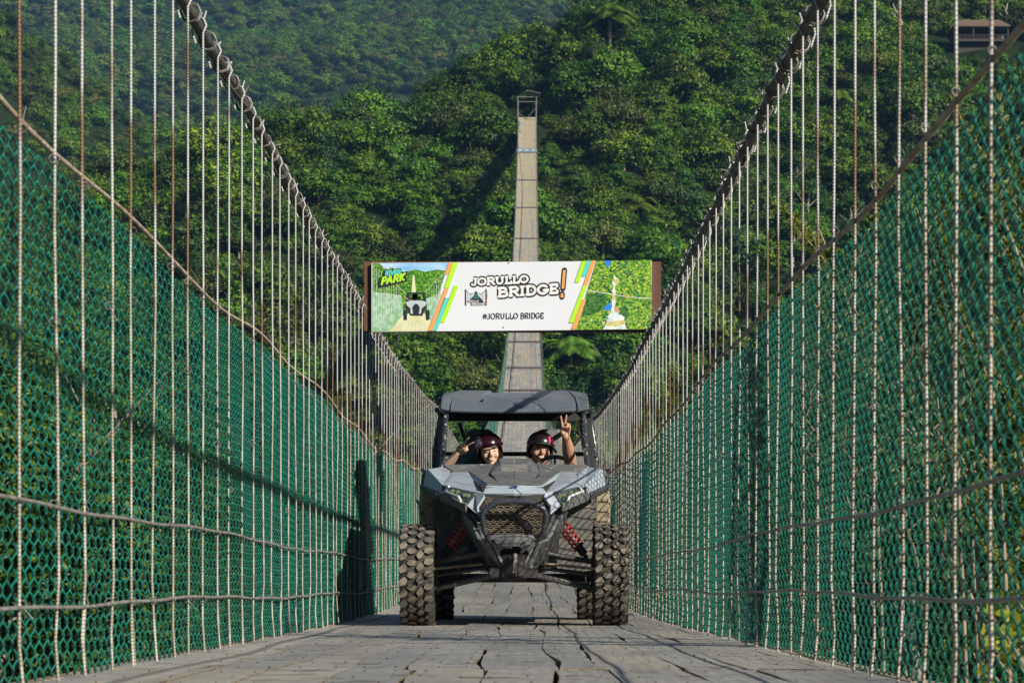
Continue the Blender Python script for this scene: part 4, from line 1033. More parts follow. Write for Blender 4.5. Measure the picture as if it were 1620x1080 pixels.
# fender flare: black dusty lip down to the door pod
panels('fender_flare', [P((222, 602, .44), (205, 690, .45), (208, 720, .5), (240, 660, .47)), P((206, 690, .44), (318, 750, -.03), (322, 790, -.04), (212, 735, .46))], M_pl, .03)
# hood ridge and centre nose, one panel per side
hp = [P((395, 612, .52), (505, 612, .50), (622, 700, -.33), (600, 752, -.42), (545, 740, -.34), (392, 650, .16)),
      P((622, 700, -.33), (804, 700, -.38), (804, 752, -.46), (600, 752, -.42)),
      P((600, 752, -.42), (604, 770, -.44), (560, 838, -.45), (565, 892, -.45), (495, 832, -.40), (545, 741, -.34))]
m = MB()
for s in (-1, 1):
    for pl in hp: m.poly(mir(pl, s))
hood = m.build('hood', M_body, car, solid=.02, bevel=.004)
# small dark oval mark on the nose
mk = MB(); c = C1(804, 712, -.40)
mk.add([c + Vector((.026 * math.cos(t), -.012 + .0 * math.sin(t), .010 * math.sin(t) + .004)) for t in np.arange(12) * PI / 6], [tuple(range(12))]); mk.build('nose_emblem', flatm('emblem_blue', (.05, .09, .22)), car, solid=.004)
# dark inserts each side of the hump
panels('hood_insert', [P((335, 572, .62), (655, 567, .70), (640, 640, .28), (712, 702, -.31), (624, 702, -.32), (507, 616, .50), (398, 614, .52))], M_hoodpl, .012, .003)
# centre hump (raised scoop)
m = MB()
for s in (-1, 1):
    m.poly(mir(P((706, 522, .72), (804, 520, .74), (804, 556, .55), (716, 556, .55)), s))
    m.poly(mir(P((716, 556, .55), (804, 556, .55), (804, 610, .25), (712, 610, .25)), s))
    m.poly(mir(P((712, 610, .25), (804, 610, .25), (804, 699, -.34), (716, 699, -.31), (650, 622, .22)), s))
    m.poly(mir(P((706, 522, .72), (716, 556, .55), (712, 610, .25), (650, 622, .22), (640, 640, .2), (655, 567, .70)), s))
m.build('hood_scoop', M_hoodpl, car, solid=.015, bevel=.003)
m = MB()
for s in (-1, 1): m.poly(mir(P((722, 562, .515), (804, 562, .515), (804, 604, .27), (718, 604, .27)), s))
m.build('scoop_plate', mat('pale_scoop_plate', (.20, .20, .185), (.24, .235, .21), rough=.7, scale=6), car, solid=-.006)
# headlights
for s in (-1, 1):
    hl = MB(); hl.poly(mir(P((335, 738, -.075), (362, 702, -.10), (547, 743, -.36), (497, 812, -.40), (452, 803, -.35)), s))
    ho = hl.build('headlight', M_lens, car, solid=.05, offset=1 if False else -1)
    m = MB(); pts = mir(P((376, 706, -.155), (352, 738, -.115), (438, 772, -.335), (455, 806, -.385)), s)
    pts = [p + Vector((0, -.012, 0)) for p in pts]; m.tube(pts, .0095, 6, smooth=False); m.build('light_strip', M_drl, ho)
    for (cx, cy, yl) in ((400, 740, -.19), (432, 745, -.24), (480, 766, -.32), (503, 769, -.35)):
        m = MB(); c = mir([C1(cx, cy, yl)], s)[0]; m.box(c + Vector((0, -.010, 0)), (.028, .010, .030), Matrix.Rotation(.3 * s, 3, 'Y')); m.build('reflector', M_led, ho, bevel=.004)
panels('headlight_trim', [P((318, 748, -.06), (335, 738, -.08), (452, 803, -.36), (497, 812, -.41), (500, 870, -.38), (335, 795, -.06))], M_hoodpl, .02)
# grille surround, mesh and opening
m = MB()
for s in (-1, 1): m.poly(mir(P((598, 758, -.40), (804, 758, -.42), (804, 1040, -.36), (640, 1040, -.34), (570, 890, -.40), (575, 830, -.40)), s))
m.build('grille_backing', M_dark, car, solid=.02)
m = MB()
rows_ = [(790, 600, 1008), (815, 585, 1023)] + [(845 + i * 27, 598, 1010) for i in range(7)]
for i, (cy, xa, xb) in enumerate(rows_):
    xa = max(xa, 580 + abs(i - 3) * 6); xb = 1608 - xa; n_ = 9; hexw = (xb - xa) / n_
    for q in range(n_):
        x0 = xa + q * hexw + (hexw / 2 if i % 2 else 0)
        if x0 + hexw > xb + hexw * .3: continue
        a = [(x0, cy), (x0 + hexw * .18, cy - 9), (x0 + hexw * .82, cy - 9), (x0 + hexw, cy), (x0 + hexw * .82, cy + 9), (x0 + hexw * .18, cy + 9)]
        m.tube([C1(x_, y_, -.425) for x_, y_ in a], .0034, 4, closed=True, smooth=False)
        m.tube([C1(x0 - 6, cy, -.425), C1(x0, cy, -.425)], .0034, 4)
m.build('grille_mesh', M_mesh, car)
m = MB()
for q in range(4): m.box(C1(700, 868 + q * 38, -.41), (.30, .008, .011)); 
m.build('radiator_slats', mat('dusty_radiator', (.12, .10, .07), (.05, .045, .04), rough=.9, scale=14), car)
# bull bar
m = MB(); pts = P((640, 1052, -.50), (608, 1000, -.53), (592, 890, -.55), (612, 855, -.56), (690, 808, -.56), (804, 803, -.57), (918, 808, -.56), (996, 855, -.56), (1016, 890, -.55), (1000, 1000, -.53), (968, 1052, -.50))
m.tube(pts, .0205, 10); m.tube([pts[4], pts[4] + Vector((0, .15, 0))], .014, 8); m.tube([pts[6], pts[6] + Vector((0, .15, 0))], .014, 8)
m.build('bull_bar', M_tubeclean, car)
# bumper nose and lower fascia
def Q(*a): return [C2(*t) for t in a]
m = MB()
for s in (-1, 1):
    m.poly(mir(Q((545, 240, -.47), (697, 232, -.49), (697, 262, -.55), (580, 262, -.53), (562, 268, -.50)), s))
    m.poly(mir(Q((580, 262, -.53), (697, 262, -.55), (697, 305, -.54), (640, 305, -.53), (590, 290, -.52)), s))
    m.poly(mir(Q((562, 268, -.50), (590, 290, -.50), (640, 305, -.50), (612, 345, -.46), (560, 290, -.46)), s))
m.build('bumper_nose', M_hoodpl, car, solid=.02, bevel=.004)
m = MB()
for x in (635, 752): m.ball(C2(x, 282, -.55), .010, 8, 6)
m.build('bumper_bolt', M_dark, car)
panels('side_fascia', [Q((400, 85, -.20), (480, 120, -.36), (515, 200, -.40), (530, 255, -.42), (600, 310, -.42), (632, 400, -.38), (618, 462, -.34), (560, 400, -.26), (490, 300, -.20), (425, 200, -.14)), ], M_pl, .02)
panels('fascia_edge', [Q((430, 120, -.30), (470, 175, -.36), (505, 250, -.42), (560, 285, -.46), (625, 405, -.40), (622, 455, -.36), (580, 350, -.32), (480, 250, -.24), (428, 165, -.2)), ], M_hoodpl, .02)
panels('side_fascia_edge', [Q((566, 278, -.475), (590, 300, -.48), (636, 400, -.42), (628, 412, -.42))], mat('scraped_grey_edge', (.20, .22, .24), (.26, .27, .28), rough=.5, scale=20), .01, 0)
m = MB()
for s in (-1, 1):
    m.poly(mir(Q((610, 345, -.42), (697, 350, -.44), (697, 470, -.42), (640, 470, -.38), (618, 420, -.38)), s))
    m.poly(mir(Q((612, 440, -.38), (697, 440, -.40), (697, 508, -.30), (625, 500, -.30)), s))
m.build('skid_plate', M_dark, car, solid=.02)
m = MB(); m.tube(Q((700, 352, -.46), (702, 385, -.49), (694, 410, -.49), (690, 455, -.47)), [.018, .014, .008, .007], 8); m.build('tow_hook', mat('dull_hook_steel', (.20, .18, .15), (.12, .11, .09), rough=.6, scale=30), car)
m = MB()
for x in (675, 712): m.box(C2(x, 372, -.47), (.012, .03, .03))
m.build('winch_fairlead', M_dark, car)
# main tub: nose wedge widening back to the firewall, floor, dash
m = MB()
a = [(-.17, -.34, .44), (.17, -.34, .44), (.23, -.36, .98), (-.23, -.36, .98)]; b_ = [(-.32, .60, .40), (.32, .60, .40), (.38, .60, 1.12), (-.38, .60, 1.12)]
m.add(a + b_, [(0, 1, 2, 3), (7, 6, 5, 4), (0, 4, 5, 1), (1, 5, 6, 2), (2, 6, 7, 3), (3, 7, 4, 0)])
m.box((0, 1.2, .345), (1.15, 1.9, .06)); m.box((0, .05, .375), (.34, .9, .07))
m.box((0, 2.35, .72), (1.1, .9, .55)); m.box((0, .80, 1.03), (1.10, .25, .20)); m.box((0, 1.93, .85), (1.1, .05, .75))
m.build('chassis_tub', M_dark, car)
# firewall panels inside the wheel wells
M_well = mat('scuffed_well_liner', (.10, .105, .105), (.17, .16, .14), rough=.75, scale=9, bump=.3, bscale=30, spots=(.34, .29, .21), spot_scale=12, spot_cut=.60)
for s in (-1, 1):
    m = MB(); m.poly(mir([Vector((-.30, .58, .46)), Vector((-.30, .50, 1.08)), Vector((-.56, .50, 1.10)), Vector((-.62, .56, .98)), Vector((-.60, .62, .40)), Vector((-.34, .62, .38))], s))
    m.build('wheel_well_liner', M_well, car, solid=.02)
# side pods (doors with dusty front faces)
for s in (-1, 1):
    m = MB(); xi, xo = .592, .715
    V_ = []
    for (yl, zl, zh, dx) in ((.60, .40, 1.12, 0), (.66, .36, 1.14, .012), (1.85, .36, 1.12, .012), (1.95, .45, 1.05, 0)):
        V_ += [(s * xi, yl, zl), (s * (xo - .02 + dx), yl, zl), (s * (xo + dx), yl, (zl + zh) / 2 + .15), (s * (xo - .03 + dx), yl, zh), (s * xi, yl, zh)]
    fs = [(0, 1, 2, 3, 4), (19, 18, 17, 16, 15)]
    for i in range(3):
        for j in range(5): fs.append((i * 5 + j, (i + 1) * 5 + j, (i + 1) * 5 + (j + 1) % 5, i * 5 + (j + 1) % 5))
    m.add(V_, fs); d = m.build('door', M_dust, car, bevel=.012)
    m = MB(); m.tube([(s * .70, .75, 1.16), (s * .70, 1.3, 1.17), (s * .69, 1.85, 1.2)], .016, 8); m.build('door_rail', M_tube, d)
    m = MB(); V_ = [(s * .50, 1.95, 1.02), (s * .80, 1.95, .98), (s * .83, 2.3, 1.02), (s * .80, 2.75, .95), (s * .5, 2.75, .98), (s * .5, 2.3, 1.05)]
    m.add(V_, [tuple(range(6))]); m.build('rear_fender', M_pl, car, solid=.03)
# suspension arms, tie rods, drive shafts, shocks
for s in (-1, 1):
    def mm(*a): return mir([C2(*t) for t in a], s)
    for nm, a, b2, r_ in (('upper_arm', (545, 338, -.22), (235, 392, -.05), .017), ('upper_arm', (545, 350, .22), (235, 398, .05), .015), ('lower_arm', (610, 462, -.26), (232, 548, -.07), .021), ('lower_arm', (600, 470, .28), (232, 540, .07), .018)):
        m = MB(); m.tube(mm(a, b2), r_, 8); m.build(nm, M_pl, car)
    m = MB(); m.tube(mm((540, 402, .02), (238, 432, -.12)), .010, 8); m.tube(mm((545, 402, .02), (600, 398, .04)), .02, 8); m.build('tie_rod', M_dust, car)
    m = MB(); m.tube(mm((500, 432, .05), (235, 470, 0)), .015, 8)
    for q in range(6): c = mm((505 + q * 14, 425, .04))[0]; m.tube([c, c + Vector((.010 * (1 if s < 0 else -1), 0, 0))], .045 - .004 * abs(q - 3), 12)
    m.build('drive_shaft', M_pl, car)
    m = MB(); m.box(mm((228, 470, 0))[0], (.08, .14, .24)); m.build('hub_carrier', M_dark, car)
    sh = empty('shock_absorber', (0, 0, 0), parent=car)
    top = mm((440, 160, .10))[0]; bot = mm((285, 368, -.05))[0]; ax = (bot - top)
    m = MB(); m.tube([top, top + ax * .78], .017, 10); m.tube([top + ax * .0, top + ax * .14], .028, 10); m.build('damper_body', M_alu, sh)
    m = MB(); m.tube([top + ax * .70, top + ax * .90], .030, 10); m.tube([top + ax * .9, bot], .016, 8); m.build('lower_mount', M_dark, sh)
    u = ax.cross(Vector((0, 1, 0))).normalized(); w_ = ax.cross(u).normalized(); m = MB(); pts = []
    for i in range(97):
        t = i / 96; a = 2 * PI * 6.5 * t; pts.append(top + ax * (.04 + .70 * t) + (u * math.cos(a) + w_ * math.sin(a)) * .040)
    m.tube(pts, .0072, 6); m.build('spring', M_red, sh)
# ---- roll cage
cg = MB()
for s in (-1, 1):
    cg.tube([Vector((s * (.555), .66, 1.10)), Vector((s * .552, .72, 1.16)), Vector((s * .528, 1.02, 1.64)), Vector((s * .50, 1.10, 1.70)), Vector((s * .49, 2.1, 1.74))], .0205, 10)
    cg.tube([Vector((s * .67, 1.98, 1.08)), Vector((s * .655, 1.98, 1.40)), Vector((s * .61, 2.0, 1.68)), Vector((s * .52, 2.02, 1.74))], .0225, 10)
    cg.tube([Vector((s * .655, 1.94, 1.36)), Vector((s * .60, 2.5, 1.1)), Vector((s * .58, 2.8, .98))], .02, 8)
    cg.tube([Vector((s * .61, 1.2, 1.66)), Vector((s * .61, 2.0, 1.68))], .02, 8)
cg.tube([(-.50, 1.08, 1.70), (.50, 1.08, 1.70)], .02, 8)
cg.tube([(-.655, 1.98, 1.365), (.655, 1.98, 1.365)], .018, 8)
cg.tube([(-.46, 2.02, 1.62), (-.37, 1.98, 1.38)], .017, 8)
cg.build('roll_cage', M_tube, car)
m = MB(); m.box((0, 2.05, 1.705), (1.12, .05, .13)); m.build('rear_header', M_dark, car)
# side netting panels of the cab (dark)
for s in (-1, 1):
    m = MB(); m.poly([Vector((s * .60, 1.70, 1.12)), Vector((s * .66, 1.97, 1.12)), Vector((s * .615, 1.99, 1.68)), Vector((s * .555, 1.60, 1.67))]); m.build('cab_side_panel', M_dark, car, solid=.012)
# roof: visor slope in front, raised sides
m = MB(); V_ = []
def rx(px, py, yl): return C1(px, py, yl)
secs = [  # yl, list of (cx, cy) from left edge to centre
    (.95, [(318, 190), (388, 205), (560, 211), (735, 213), (804, 213)]),
    (1.00, [(322, 150), (392, 165), (560, 168), (735, 170), (804, 170)]),
    (1.12, [(326, 118), (405, 122), (560, 118), (700, 122), (804, 122)]),
    (1.35, [(334, 96), (455, 74), (645, 76), (662, 90), (804, 90)]),
    (1.75, [(345, 101), (462, 86), (640, 88), (660, 99), (804, 99)]),
    (2.30, [(362, 122), (470, 112), (640, 112), (662, 118), (804, 118)])]
grid_ = []
for (yl, pts) in secs:
    L_ = [C1(cx, cy, yl) for cx, cy in pts]; row_ = L_ + [Vector((-p.x, p.y, p.z)) for p in L_[-2::-1]]; grid_.append(row_)
n_ = len(grid_[0]); V_ = [v for r_ in grid_ for v in r_]; fs = [(i * n_ + j, i * n_ + j + 1, (i + 1) * n_ + j + 1, (i + 1) * n_ + j) for i in range(len(grid_) - 1) for j in range(n_ - 1)]
m.add(V_, fs)
roof = m.build('roof', M_roof, car, solid=.03, bevel=.012)
m = MB(); 
for s in (-1, 1): m.tube(mir([C1(388, 203, .94), C1(393, 165, .985), C1(408, 121, 1.11), C1(456, 75, 1.34)], s), .006, 5)
m.build('roof_rib', M_roof, roof)
m = MB(); m.tube([C1(598, 139, 1.03), C1(598, 137, 1.06)], .010, 8); m.build('roof_plug', M_dark, roof)
# seats
for s in (-1, 1):
    x0 = s * .285; st = empty('seat', (x0, 1.62, .60), parent=car)
    m = MB(); V_ = []
    for (z, w_, d0) in ((0, .24, 0), (.35, .25, .05), (.62, .235, .11), (.74, .16, .13), (.84, .13, .15), (.935, .105, .16), (.95, .07, .17)):
        V_ += [(-w_, d0 - .03, z), (-w_ * .7, d0 - .06, z), (w_ * .7, d0 - .06, z), (w_, d0 - .03, z), (w_, d0 + .07, z), (-w_, d0 + .07, z)]
    fs = [(i * 6 + j, i * 6 + (j + 1) % 6, (i + 1) * 6 + (j + 1) % 6, (i + 1) * 6 + j) for i in range(6) for j in range(6)] + [(0, 5, 4, 3, 2, 1), tuple(range(36, 42))]
    m.add(V_, fs); m.build('backrest', M_seat, st, bevel=.015)
    m = MB(); m.box((0, -.26, -.03), (.46, .50, .14)); m.build('cushion', M_seat, st, bevel=.03)
# steering wheel
sw = empty('steering_wheel', tuple(sp(878, 752, .95)), parent=car); Mx = Matrix.Rotation(R(-28), 3, 'X')
m = MB(); m.tube([Mx @ Vector((.165 * math.cos(t), 0, .165 * math.sin(t))) for t in np.arange(28) * 2 * PI / 28], .0165, 8, closed=True); m.build('wheel_rim', mat('worn_rubber_grip', (.05, .048, .042), (.09, .085, .075), rough=.6), sw)
m = MB(); m.tube([(0, 0, 0), (0, -.25, -.12)], .025, 8); m.ball((0, 0, 0), (.05, .02, .05), 10, 6)
for a in (90, 210, 330): m.tube([(0, 0, 0), Mx @ Vector((.16 * math.cos(R(a)), 0, .16 * math.sin(R(a))))], .010, 6)
m.build('wheel_hub', M_dark, sw)
# strap hanging at the right of the cab, grab handle
m = MB(); m.tube([sp(916, 666, 1.75), sp(919, 676, 1.74), sp(921, 695, 1.74), sp(922.5, 712, 1.76)], [.008, .015, .013, .009], 6); m.build('seat_belt', M_alu, car)
m = MB(); m.tube([sp(926, 660, 1.5), sp(914, 672, 1.5), sp(917, 690, 1.52)], .008, 6); m.build('grab_strap', M_dark, car)
# mud specks
# ------------------------------------------------------------------ people
M_skinF = mat('skin_light_tan', (.62, .41, .30), (.56, .34, .24), rough=.6, scale=14, spec=.25)
M_skinM = mat('skin_warm_tan', (.50, .29, .19), (.44, .24, .155), rough=.6, scale=14, spec=.25)
for m_ in (M_skinF, M_skinM):
    b = m_.node_tree.nodes['Principled BSDF']; b.inputs['Subsurface Weight'].default_value = .12; b.inputs['Subsurface Radius'].default_value = (.02, .008, .004)
M_lip = mat('lips', (.42, .12, .10), rough=.4); M_teeth = mat('teeth', (.80, .77, .72), rough=.3); M_eyew = mat('eye_white', (.68, .66, .64), rough=.3); M_eyed = mat('eye_dark', (.015, .010, .008), rough=.2)
M_hair = mat('black_hair', (.010, .008, .008), (.022, .018, .016), rough=.85, spec=.15, scale=40, stretch=(6, 6, 1)); M_mouth = mat('mouth_inside', (.10, .03, .03), rough=.6)
def cap(m, a, b, ra, rb, n=12):
    a = Vector(a); b = Vector(b); m.tube([a, b], [ra, rb], n); m.ball(a, ra, n, 8); m.ball(b, rb, n, 8)
def chain(m, pts, rs, n=12):
    for i in range(len(pts) - 1): cap(m, pts[i], pts[i + 1], rs[i], rs[i + 1], n)
def remeshed(m, name, mats, vox, parent, smooth=3, loc=(0, 0, 0)):
    me = bpy.data.meshes.new(name); me.from_pydata(m.v, [], m.f); me.update()
    t = link(bpy.data.objects.new(name + '_t', me)); md = t.modifiers.new('r', 'REMESH'); md.mode = 'VOXEL'; md.voxel_size = vox; md.use_smooth_shade = True
    if smooth: ms = t.modifiers.new('s', 'SMOOTH'); ms.iterations = smooth; ms.factor = .5
    bpy.context.view_layer.update()
    ev = t.evaluated_get(bpy.context.evaluated_depsgraph_get()); me2 = bpy.data.meshes.new_from_object(ev); me2.name = name
    bpy.data.objects.remove(t); me2.materials.clear()
    for q in (mats if isinstance(mats, (list, tuple)) else [mats]): me2.materials.append(q)
    me2.polygons.foreach_set('use_smooth', [True] * len(me2.polygons))
    o = link(bpy.data.objects.new(name, me2), parent); o.location = loc; return o
class Head:
    def __init__(s, c, roll, yaw, pitch, k=1.0): s.c = Vector(c); s.M = Matrix.Rotation(R(yaw), 3, 'Z') @ Matrix.Rotation(R(roll), 3, 'Y') @ Matrix.Rotation(R(pitch), 3, 'X'); s.k = k
    def __call__(s, x, y, z): return s.c + s.M @ (Vector((x, y, z)) * s.k)
    def inv(s, p): return (s.M.transposed() @ (Vector(p) - s.c)) / s.k
def head_mesh(m, H, male):
    k = H.k; B = lambda c, r, n=14: m.ball(H(*c), tuple(q * k for q in r), n, 10, rot=H.M)
    B((0, .012, .030), (.074, .094, .094), 20); B((0, -.012, -.012), (.066, .074, .085), 20)
    B((0, -.028, -.062), (.050 if male else .045, .052, .044)); B((0, -.062, -.092), (.022, .020, .018))
    for s in (-1, 1):
        B((s * .036, -.060, -.028), (.026, .022, .026)); B((s * .071, .012, -.008), (.010, .020, .032)); B((s * .030, -.074, .026), (.026, .012, .008))
        B((s * .030, -.070, .004), (.015, .012, .009)); B((s * .013, -.092, -.029), (.008, .009, .007))
    m.tube([H(0, -.078, .016), H(0, -.098, -.012), H(0, -.106, -.026)], [.008 * k, .010 * k, .012 * k], 8); B((0, -.098, -.028), (.012, .012, .010))
    B((0, -.082, -.050), (.026, .010, .008)); B((0, -.079, -.064), (.022, .012, .008))
def paint_head(o, H, smile):
    me = o.data
    for p in me.polygons:
        q = H.inv(p.center); x, y, z = q
        if y > -.045 or abs(x) > .06 or z > .05 or z < -.1: continue
        ax = abs(x)
        curve = z + .055 - 5.0 * x * x
        if y < -.068 and ax < .027 and abs(curve) < .0062:
            p.material_index = 2 if (smile and abs(curve + .0005) < .0036 and ax < .021) else 1
        if y < -.066 and abs(ax - .031) < .0125 and abs(z - .004) < .0048: p.material_index = 4 if abs(ax - .031) < .006 else 3
        if y < -.06 and abs(ax - .032) < .017 and abs(z - .023 + 6 * (ax - .032) ** 2) < .0035: p.material_index = 4
def hand(m, wrist, mid_dir, palm_n, side, sk, V_sign=True, spread=16):
    """wrist, direction of the fingers, direction the palm faces; side = +1 when the thumb lies towards cross(mid, palm)"""
    wrist = Vector(wrist); d = Vector(mid_dir).normalized(); n = (Vector(palm_n) - d * Vector(palm_n).dot(d)).normalized(); t = d.cross(n) * side; k = sk
    def pt(a, b, c=0): return wrist + d * a * k + t * b * k + n * c * k
    # palm: capsules side by side from the wrist to each knuckle
    kn = [(.088, .030), (.092, .010), (.088, -.011), (.080, -.031)]
    for (a, b) in kn: cap(m, pt(.012, b * .55), pt(a, b), .016 * k, .0125 * k, 8)
    cap(m, pt(.02, .02, .004), pt(.05, .034, .008), .015 * k, .013 * k, 8)
    for i, ((a, b), sp_, L_) in enumerate(zip(kn, (spread, -spread * .6, 0, 0), (.078, .084, .078, .062))):
        if i < 2:
            dr = (d * math.cos(R(sp_)) + t * math.sin(R(sp_))); p0 = pt(a, b); p1 = p0 + dr * L_ * .45 * k; p2 = p0 + (dr + n * .05) * L_ * .75 * k; p3 = p0 + (dr + n * .07) * L_ * k
            chain(m, [p0, p1, p2, p3], [.0105 * k, .0096 * k, .0088 * k, .0075 * k], 8)
        else:
            p0 = pt(a, b); p1 = pt(a + .020, b, .026); p2 = pt(a - .004, b * .9, .040); p3 = pt(a - .026, b * .85, .028)
            chain(m, [p0, p1, p2, p3], [.0105 * k, .0098 * k, .009 * k, .008 * k], 8)
    # thumb leaves the side of the palm and folds over the two curled fingers
    chain(m, [pt(.028, .030, .006), pt(.056, .038, .020), pt(.074, .016, .044), pt(.078, -.006, .050)], [.014 * k, .012 * k, .0105 * k, .009 * k], 8)
def W3(px, py, yl): return sp(px, py, yl)

def person(key):
    fem = key == 'w'
    root = empty('person', (0, 0, 0)); root.location = (CX, CY, 0)
    if fem:
        H = Head(W3(774.5, 714.5, 1.28), -9, 6, 6, 1.0); tx = -.30
        neck_b = Vector((-.235, 1.42, 1.17)); shL = Vector((-.44, 1.44, 1.16)); shR = Vector((-.13, 1.42, 1.13))
        elbow = W3(702.5, 741, 1.30); wrist = W3(723.0, 717.5, 1.22); skin = M_skinF; r_ = 1.0
    else:
        H = Head(W3(854.5, 712.5, 1.26), 5, 10, 2, .99); tx = .30
        neck_b = Vector((.235, 1.44, 1.17)); shL = Vector((.12, 1.42, 1.13)); shR = Vector((.445, 1.45, 1.17))
        elbow = W3(903.5, 741, 1.08); wrist = W3(895.0, 691, .80); skin = M_skinM; r_ = 1.12
    m = MB(); head_mesh(m, H, not fem)
    chin = H(0, .02, -.07); cap(m, neck_b, chin, .052 * r_, .048 * r_)
    hip = Vector((tx, 1.56, .66))
    chain(m, [hip, Vector((tx, 1.53, .85)), Vector((tx * .96, 1.49, 1.02)), neck_b], [.125 * r_, .115 * r_, .13 * r_, .06 * r_], 16)
    chain(m, [shL, neck_b + Vector((0, .02, -.05)), shR], [.055 * r_, .075 * r_, .055 * r_])
    for s in (-1, 1):
        chain(m, [hip + Vector((s * .08, 0, -.02)), Vector((tx + s * .11, 1.08, .74)), Vector((tx + s * .11, .93, .46)), Vector((tx + s * .11, .80, .42))], [.085 * r_, .062 * r_, .042 * r_, .035 * r_])
    if fem:
        chain(m, [shL, elbow, wrist], [.050, .040, .0255]); hand(m, wrist, W3(741, 705, 1.2) - W3(723, 717.5, 1.22), (0, -1, .1), -1, .90, spread=17)
        chain(m, [shR, Vector((-.10, 1.25, .90)), Vector((-.16, 1.05, .92))], [.046, .036, .026]); hand(m, (-.16, 1.05, .92), (-.1, -1, .1), (0, 0, -1), 1, .9)
    else:
        chain(m, [shR, elbow, W3(899.5, 714, .93), wrist], [.060, .048, .050, .030]); hand(m, wrist, (.03, -.05, 1), (0, -1, 0), -1, .92, spread=12)
        o_ = Vector((.17, .93, 1.10)); chain(m, [shL, Vector((.10, 1.18, .95)), o_ + Vector((.0, .06, -.02))], [.055, .043, .030]); hand(m, o_ + Vector((0, .06, -.02)), (.3, -.8, .4), (.2, 0, -1), 1, 1.0)
    body = remeshed(m, 'body', [skin, M_lip, M_teeth, M_eyew, M_eyed, M_mouth], .0036, root, 2); paint_head(body, H, True)
    # clothing
    m = MB(); e = .012
    chain(m, [hip + Vector((0, 0, -.02)), Vector((tx, 1.53, .85)), Vector((tx * .96, 1.49, 1.02)), neck_b + Vector((0, 0, -.03))], [(.125 * r_) + e, (.115 * r_) + e, (.13 * r_) + e, .066 * r_ + e * .5], 16)
    chain(m, [shL, neck_b + Vector((0, .02, -.065)), shR], [.055 * r_ + e, .075 * r_ + e, .055 * r_ + e])
    if fem:
        chain(m, [shL, shL.lerp(elbow, .62)], [.055 + e, .046 + e]); chain(m, [shR, shR.lerp(Vector((-.10, 1.25, .90)), .6)], [.05 + e, .045 + e])
        chain(m, [neck_b + Vector((0, .05, 0)), Vector((-.30, 1.52, 1.30)), Vector((-.36, 1.54, 1.20))], [.05, .075, .09])
    else:
        chain(m, [shR, shR.lerp(elbow, .35)], [.07 + e, .062 + e]); chain(m, [shL, shL.lerp(Vector((.10, 1.18, .95)), .6)], [.06 + e, .054 + e])
    M_sh = mat('teal_shirt_cloth', (.010, .055, .058), (.018, .075, .075), rough=.85, bump=.5, bscale=18) if fem else mat('maroon_shirt_cloth', (.030, .016, .020), (.055, .028, .030), rough=.85, bump=.5, bscale=18)
    remeshed(m, 'shirt', M_sh, .008, root, 3)
    m = MB()
    for s in (-1, 1): chain(m, [hip + Vector((s * .08, 0, -.02)), Vector((tx + s * .11, 1.08, .74)), Vector((tx + s * .11, .93, .48))], [.097 * r_, .074 * r_, .056 * r_])
    remeshed(m, 'trousers', mat('dark_trousers', (.03, .035, .05), rough=.9), .01, root, 2)
    # hair
    k = H.k
    if fem:
        m = MB()
        for s in (-1, 1): chain(m, [H(s * .066, .02, .03), H(s * .074, .012, -.04), H(s * .064, .02, -.10), H(s * .05, .03, -.15)], [.026, .028, .026, .02])
        m.ball(H(0, .035, .0), (.080, .085, .10), 14, 10, rot=H.M); chain(m, [H(-.03, -.070, .052), H(.03, -.070, .052)], [.02, .02])
        remeshed(m, 'hair', M_hair, .006, root, 2)
    else:
        m = MB(); m.ball(H(0, .03, .012), (.079, .085, .09), 14, 10, rot=H.M); remeshed(m, 'hair', M_hair, .006, root, 1)
        # short beard shadow along the jaw
    # helmet
    hm = MB(); n = 40; rows_ = 16; a_, b_, c_ = (.106, .126, .100); vid = {}; V_ = []
    for j in range(rows_ + 1):
        th = PI * .5 * j / rows_ * 1.0
        for i in range(n):
            ph = 2 * PI * i / n; front = -math.sin(ph)      # 1 at the front (-y)
            low = (.056 if front > 0 else .056) * 1.0
            zlow = -.075 + .105 * max(0, front) ** .7 if front > 0 else -.075 - .02 * (-front)
            t = j / rows_; zt = 1 - t
            z = zlow + (c_ - zlow) * math.sin(PI / 2 * (1 - t)) if False else None
            ang = PI / 2 * t; zz = c_ * math.cos(ang); rr = math.sin(ang)
            if t >= 1: pass
            V_.append((a_ * rr * math.cos(ph), .012 + b_ * rr * math.sin(ph), .052 + zz))
    for i in range(n):      # skirt down to the rim line
        ph = 2 * PI * i / n; front = -math.sin(ph); zlow = (.052 if front > .55 else (-.065 + .105 * max(0, (front + .15) / .7) if front > -.15 else -.065))
        V_.append((a_ * .985 * math.cos(ph), .012 + b_ * .985 * math.sin(ph), min(.052, zlow + .0)))
    fs = [(j * n + i, (j + 1) * n + i, (j + 1) * n + (i + 1) % n, j * n + (i + 1) % n) for j in range(rows_ + 1) for i in range(n)]
    hm.add([H(*v) for v in V_], fs, 0, True)
    if fem:
        M_h = mat('maroon_gloss_helmet', (.030, .003, .008), (.018, .004, .007), rough=.25, coat=.5); M_p = mat('violet_sticker', (.36, .10, .38), (.55, .35, .62), rough=.2, scale=12, coat=.8)
    else:
        M_h = mat('black_gloss_helmet', (.012, .008, .010), (.030, .006, .010), rough=.28, coat=.5); M_p = mat('pink_sticker', (.75, .03, .12), (.55, .04, .25), rough=.25, scale=18, coat=.6)
    ho = hm.build('helmet', [M_h, M_p], root, solid=.006)
    for p in ho.data.polygons:
        q = H.inv(p.center)
        p.use_smooth = True
        if fem:
            if q.x < -.062 and q.y < .03 and .030 < q.z < .105: p.material_index = 1
        else:
            if .045 < q.x and q.y < -.005 and .055 < q.z < .118: p.material_index = 1
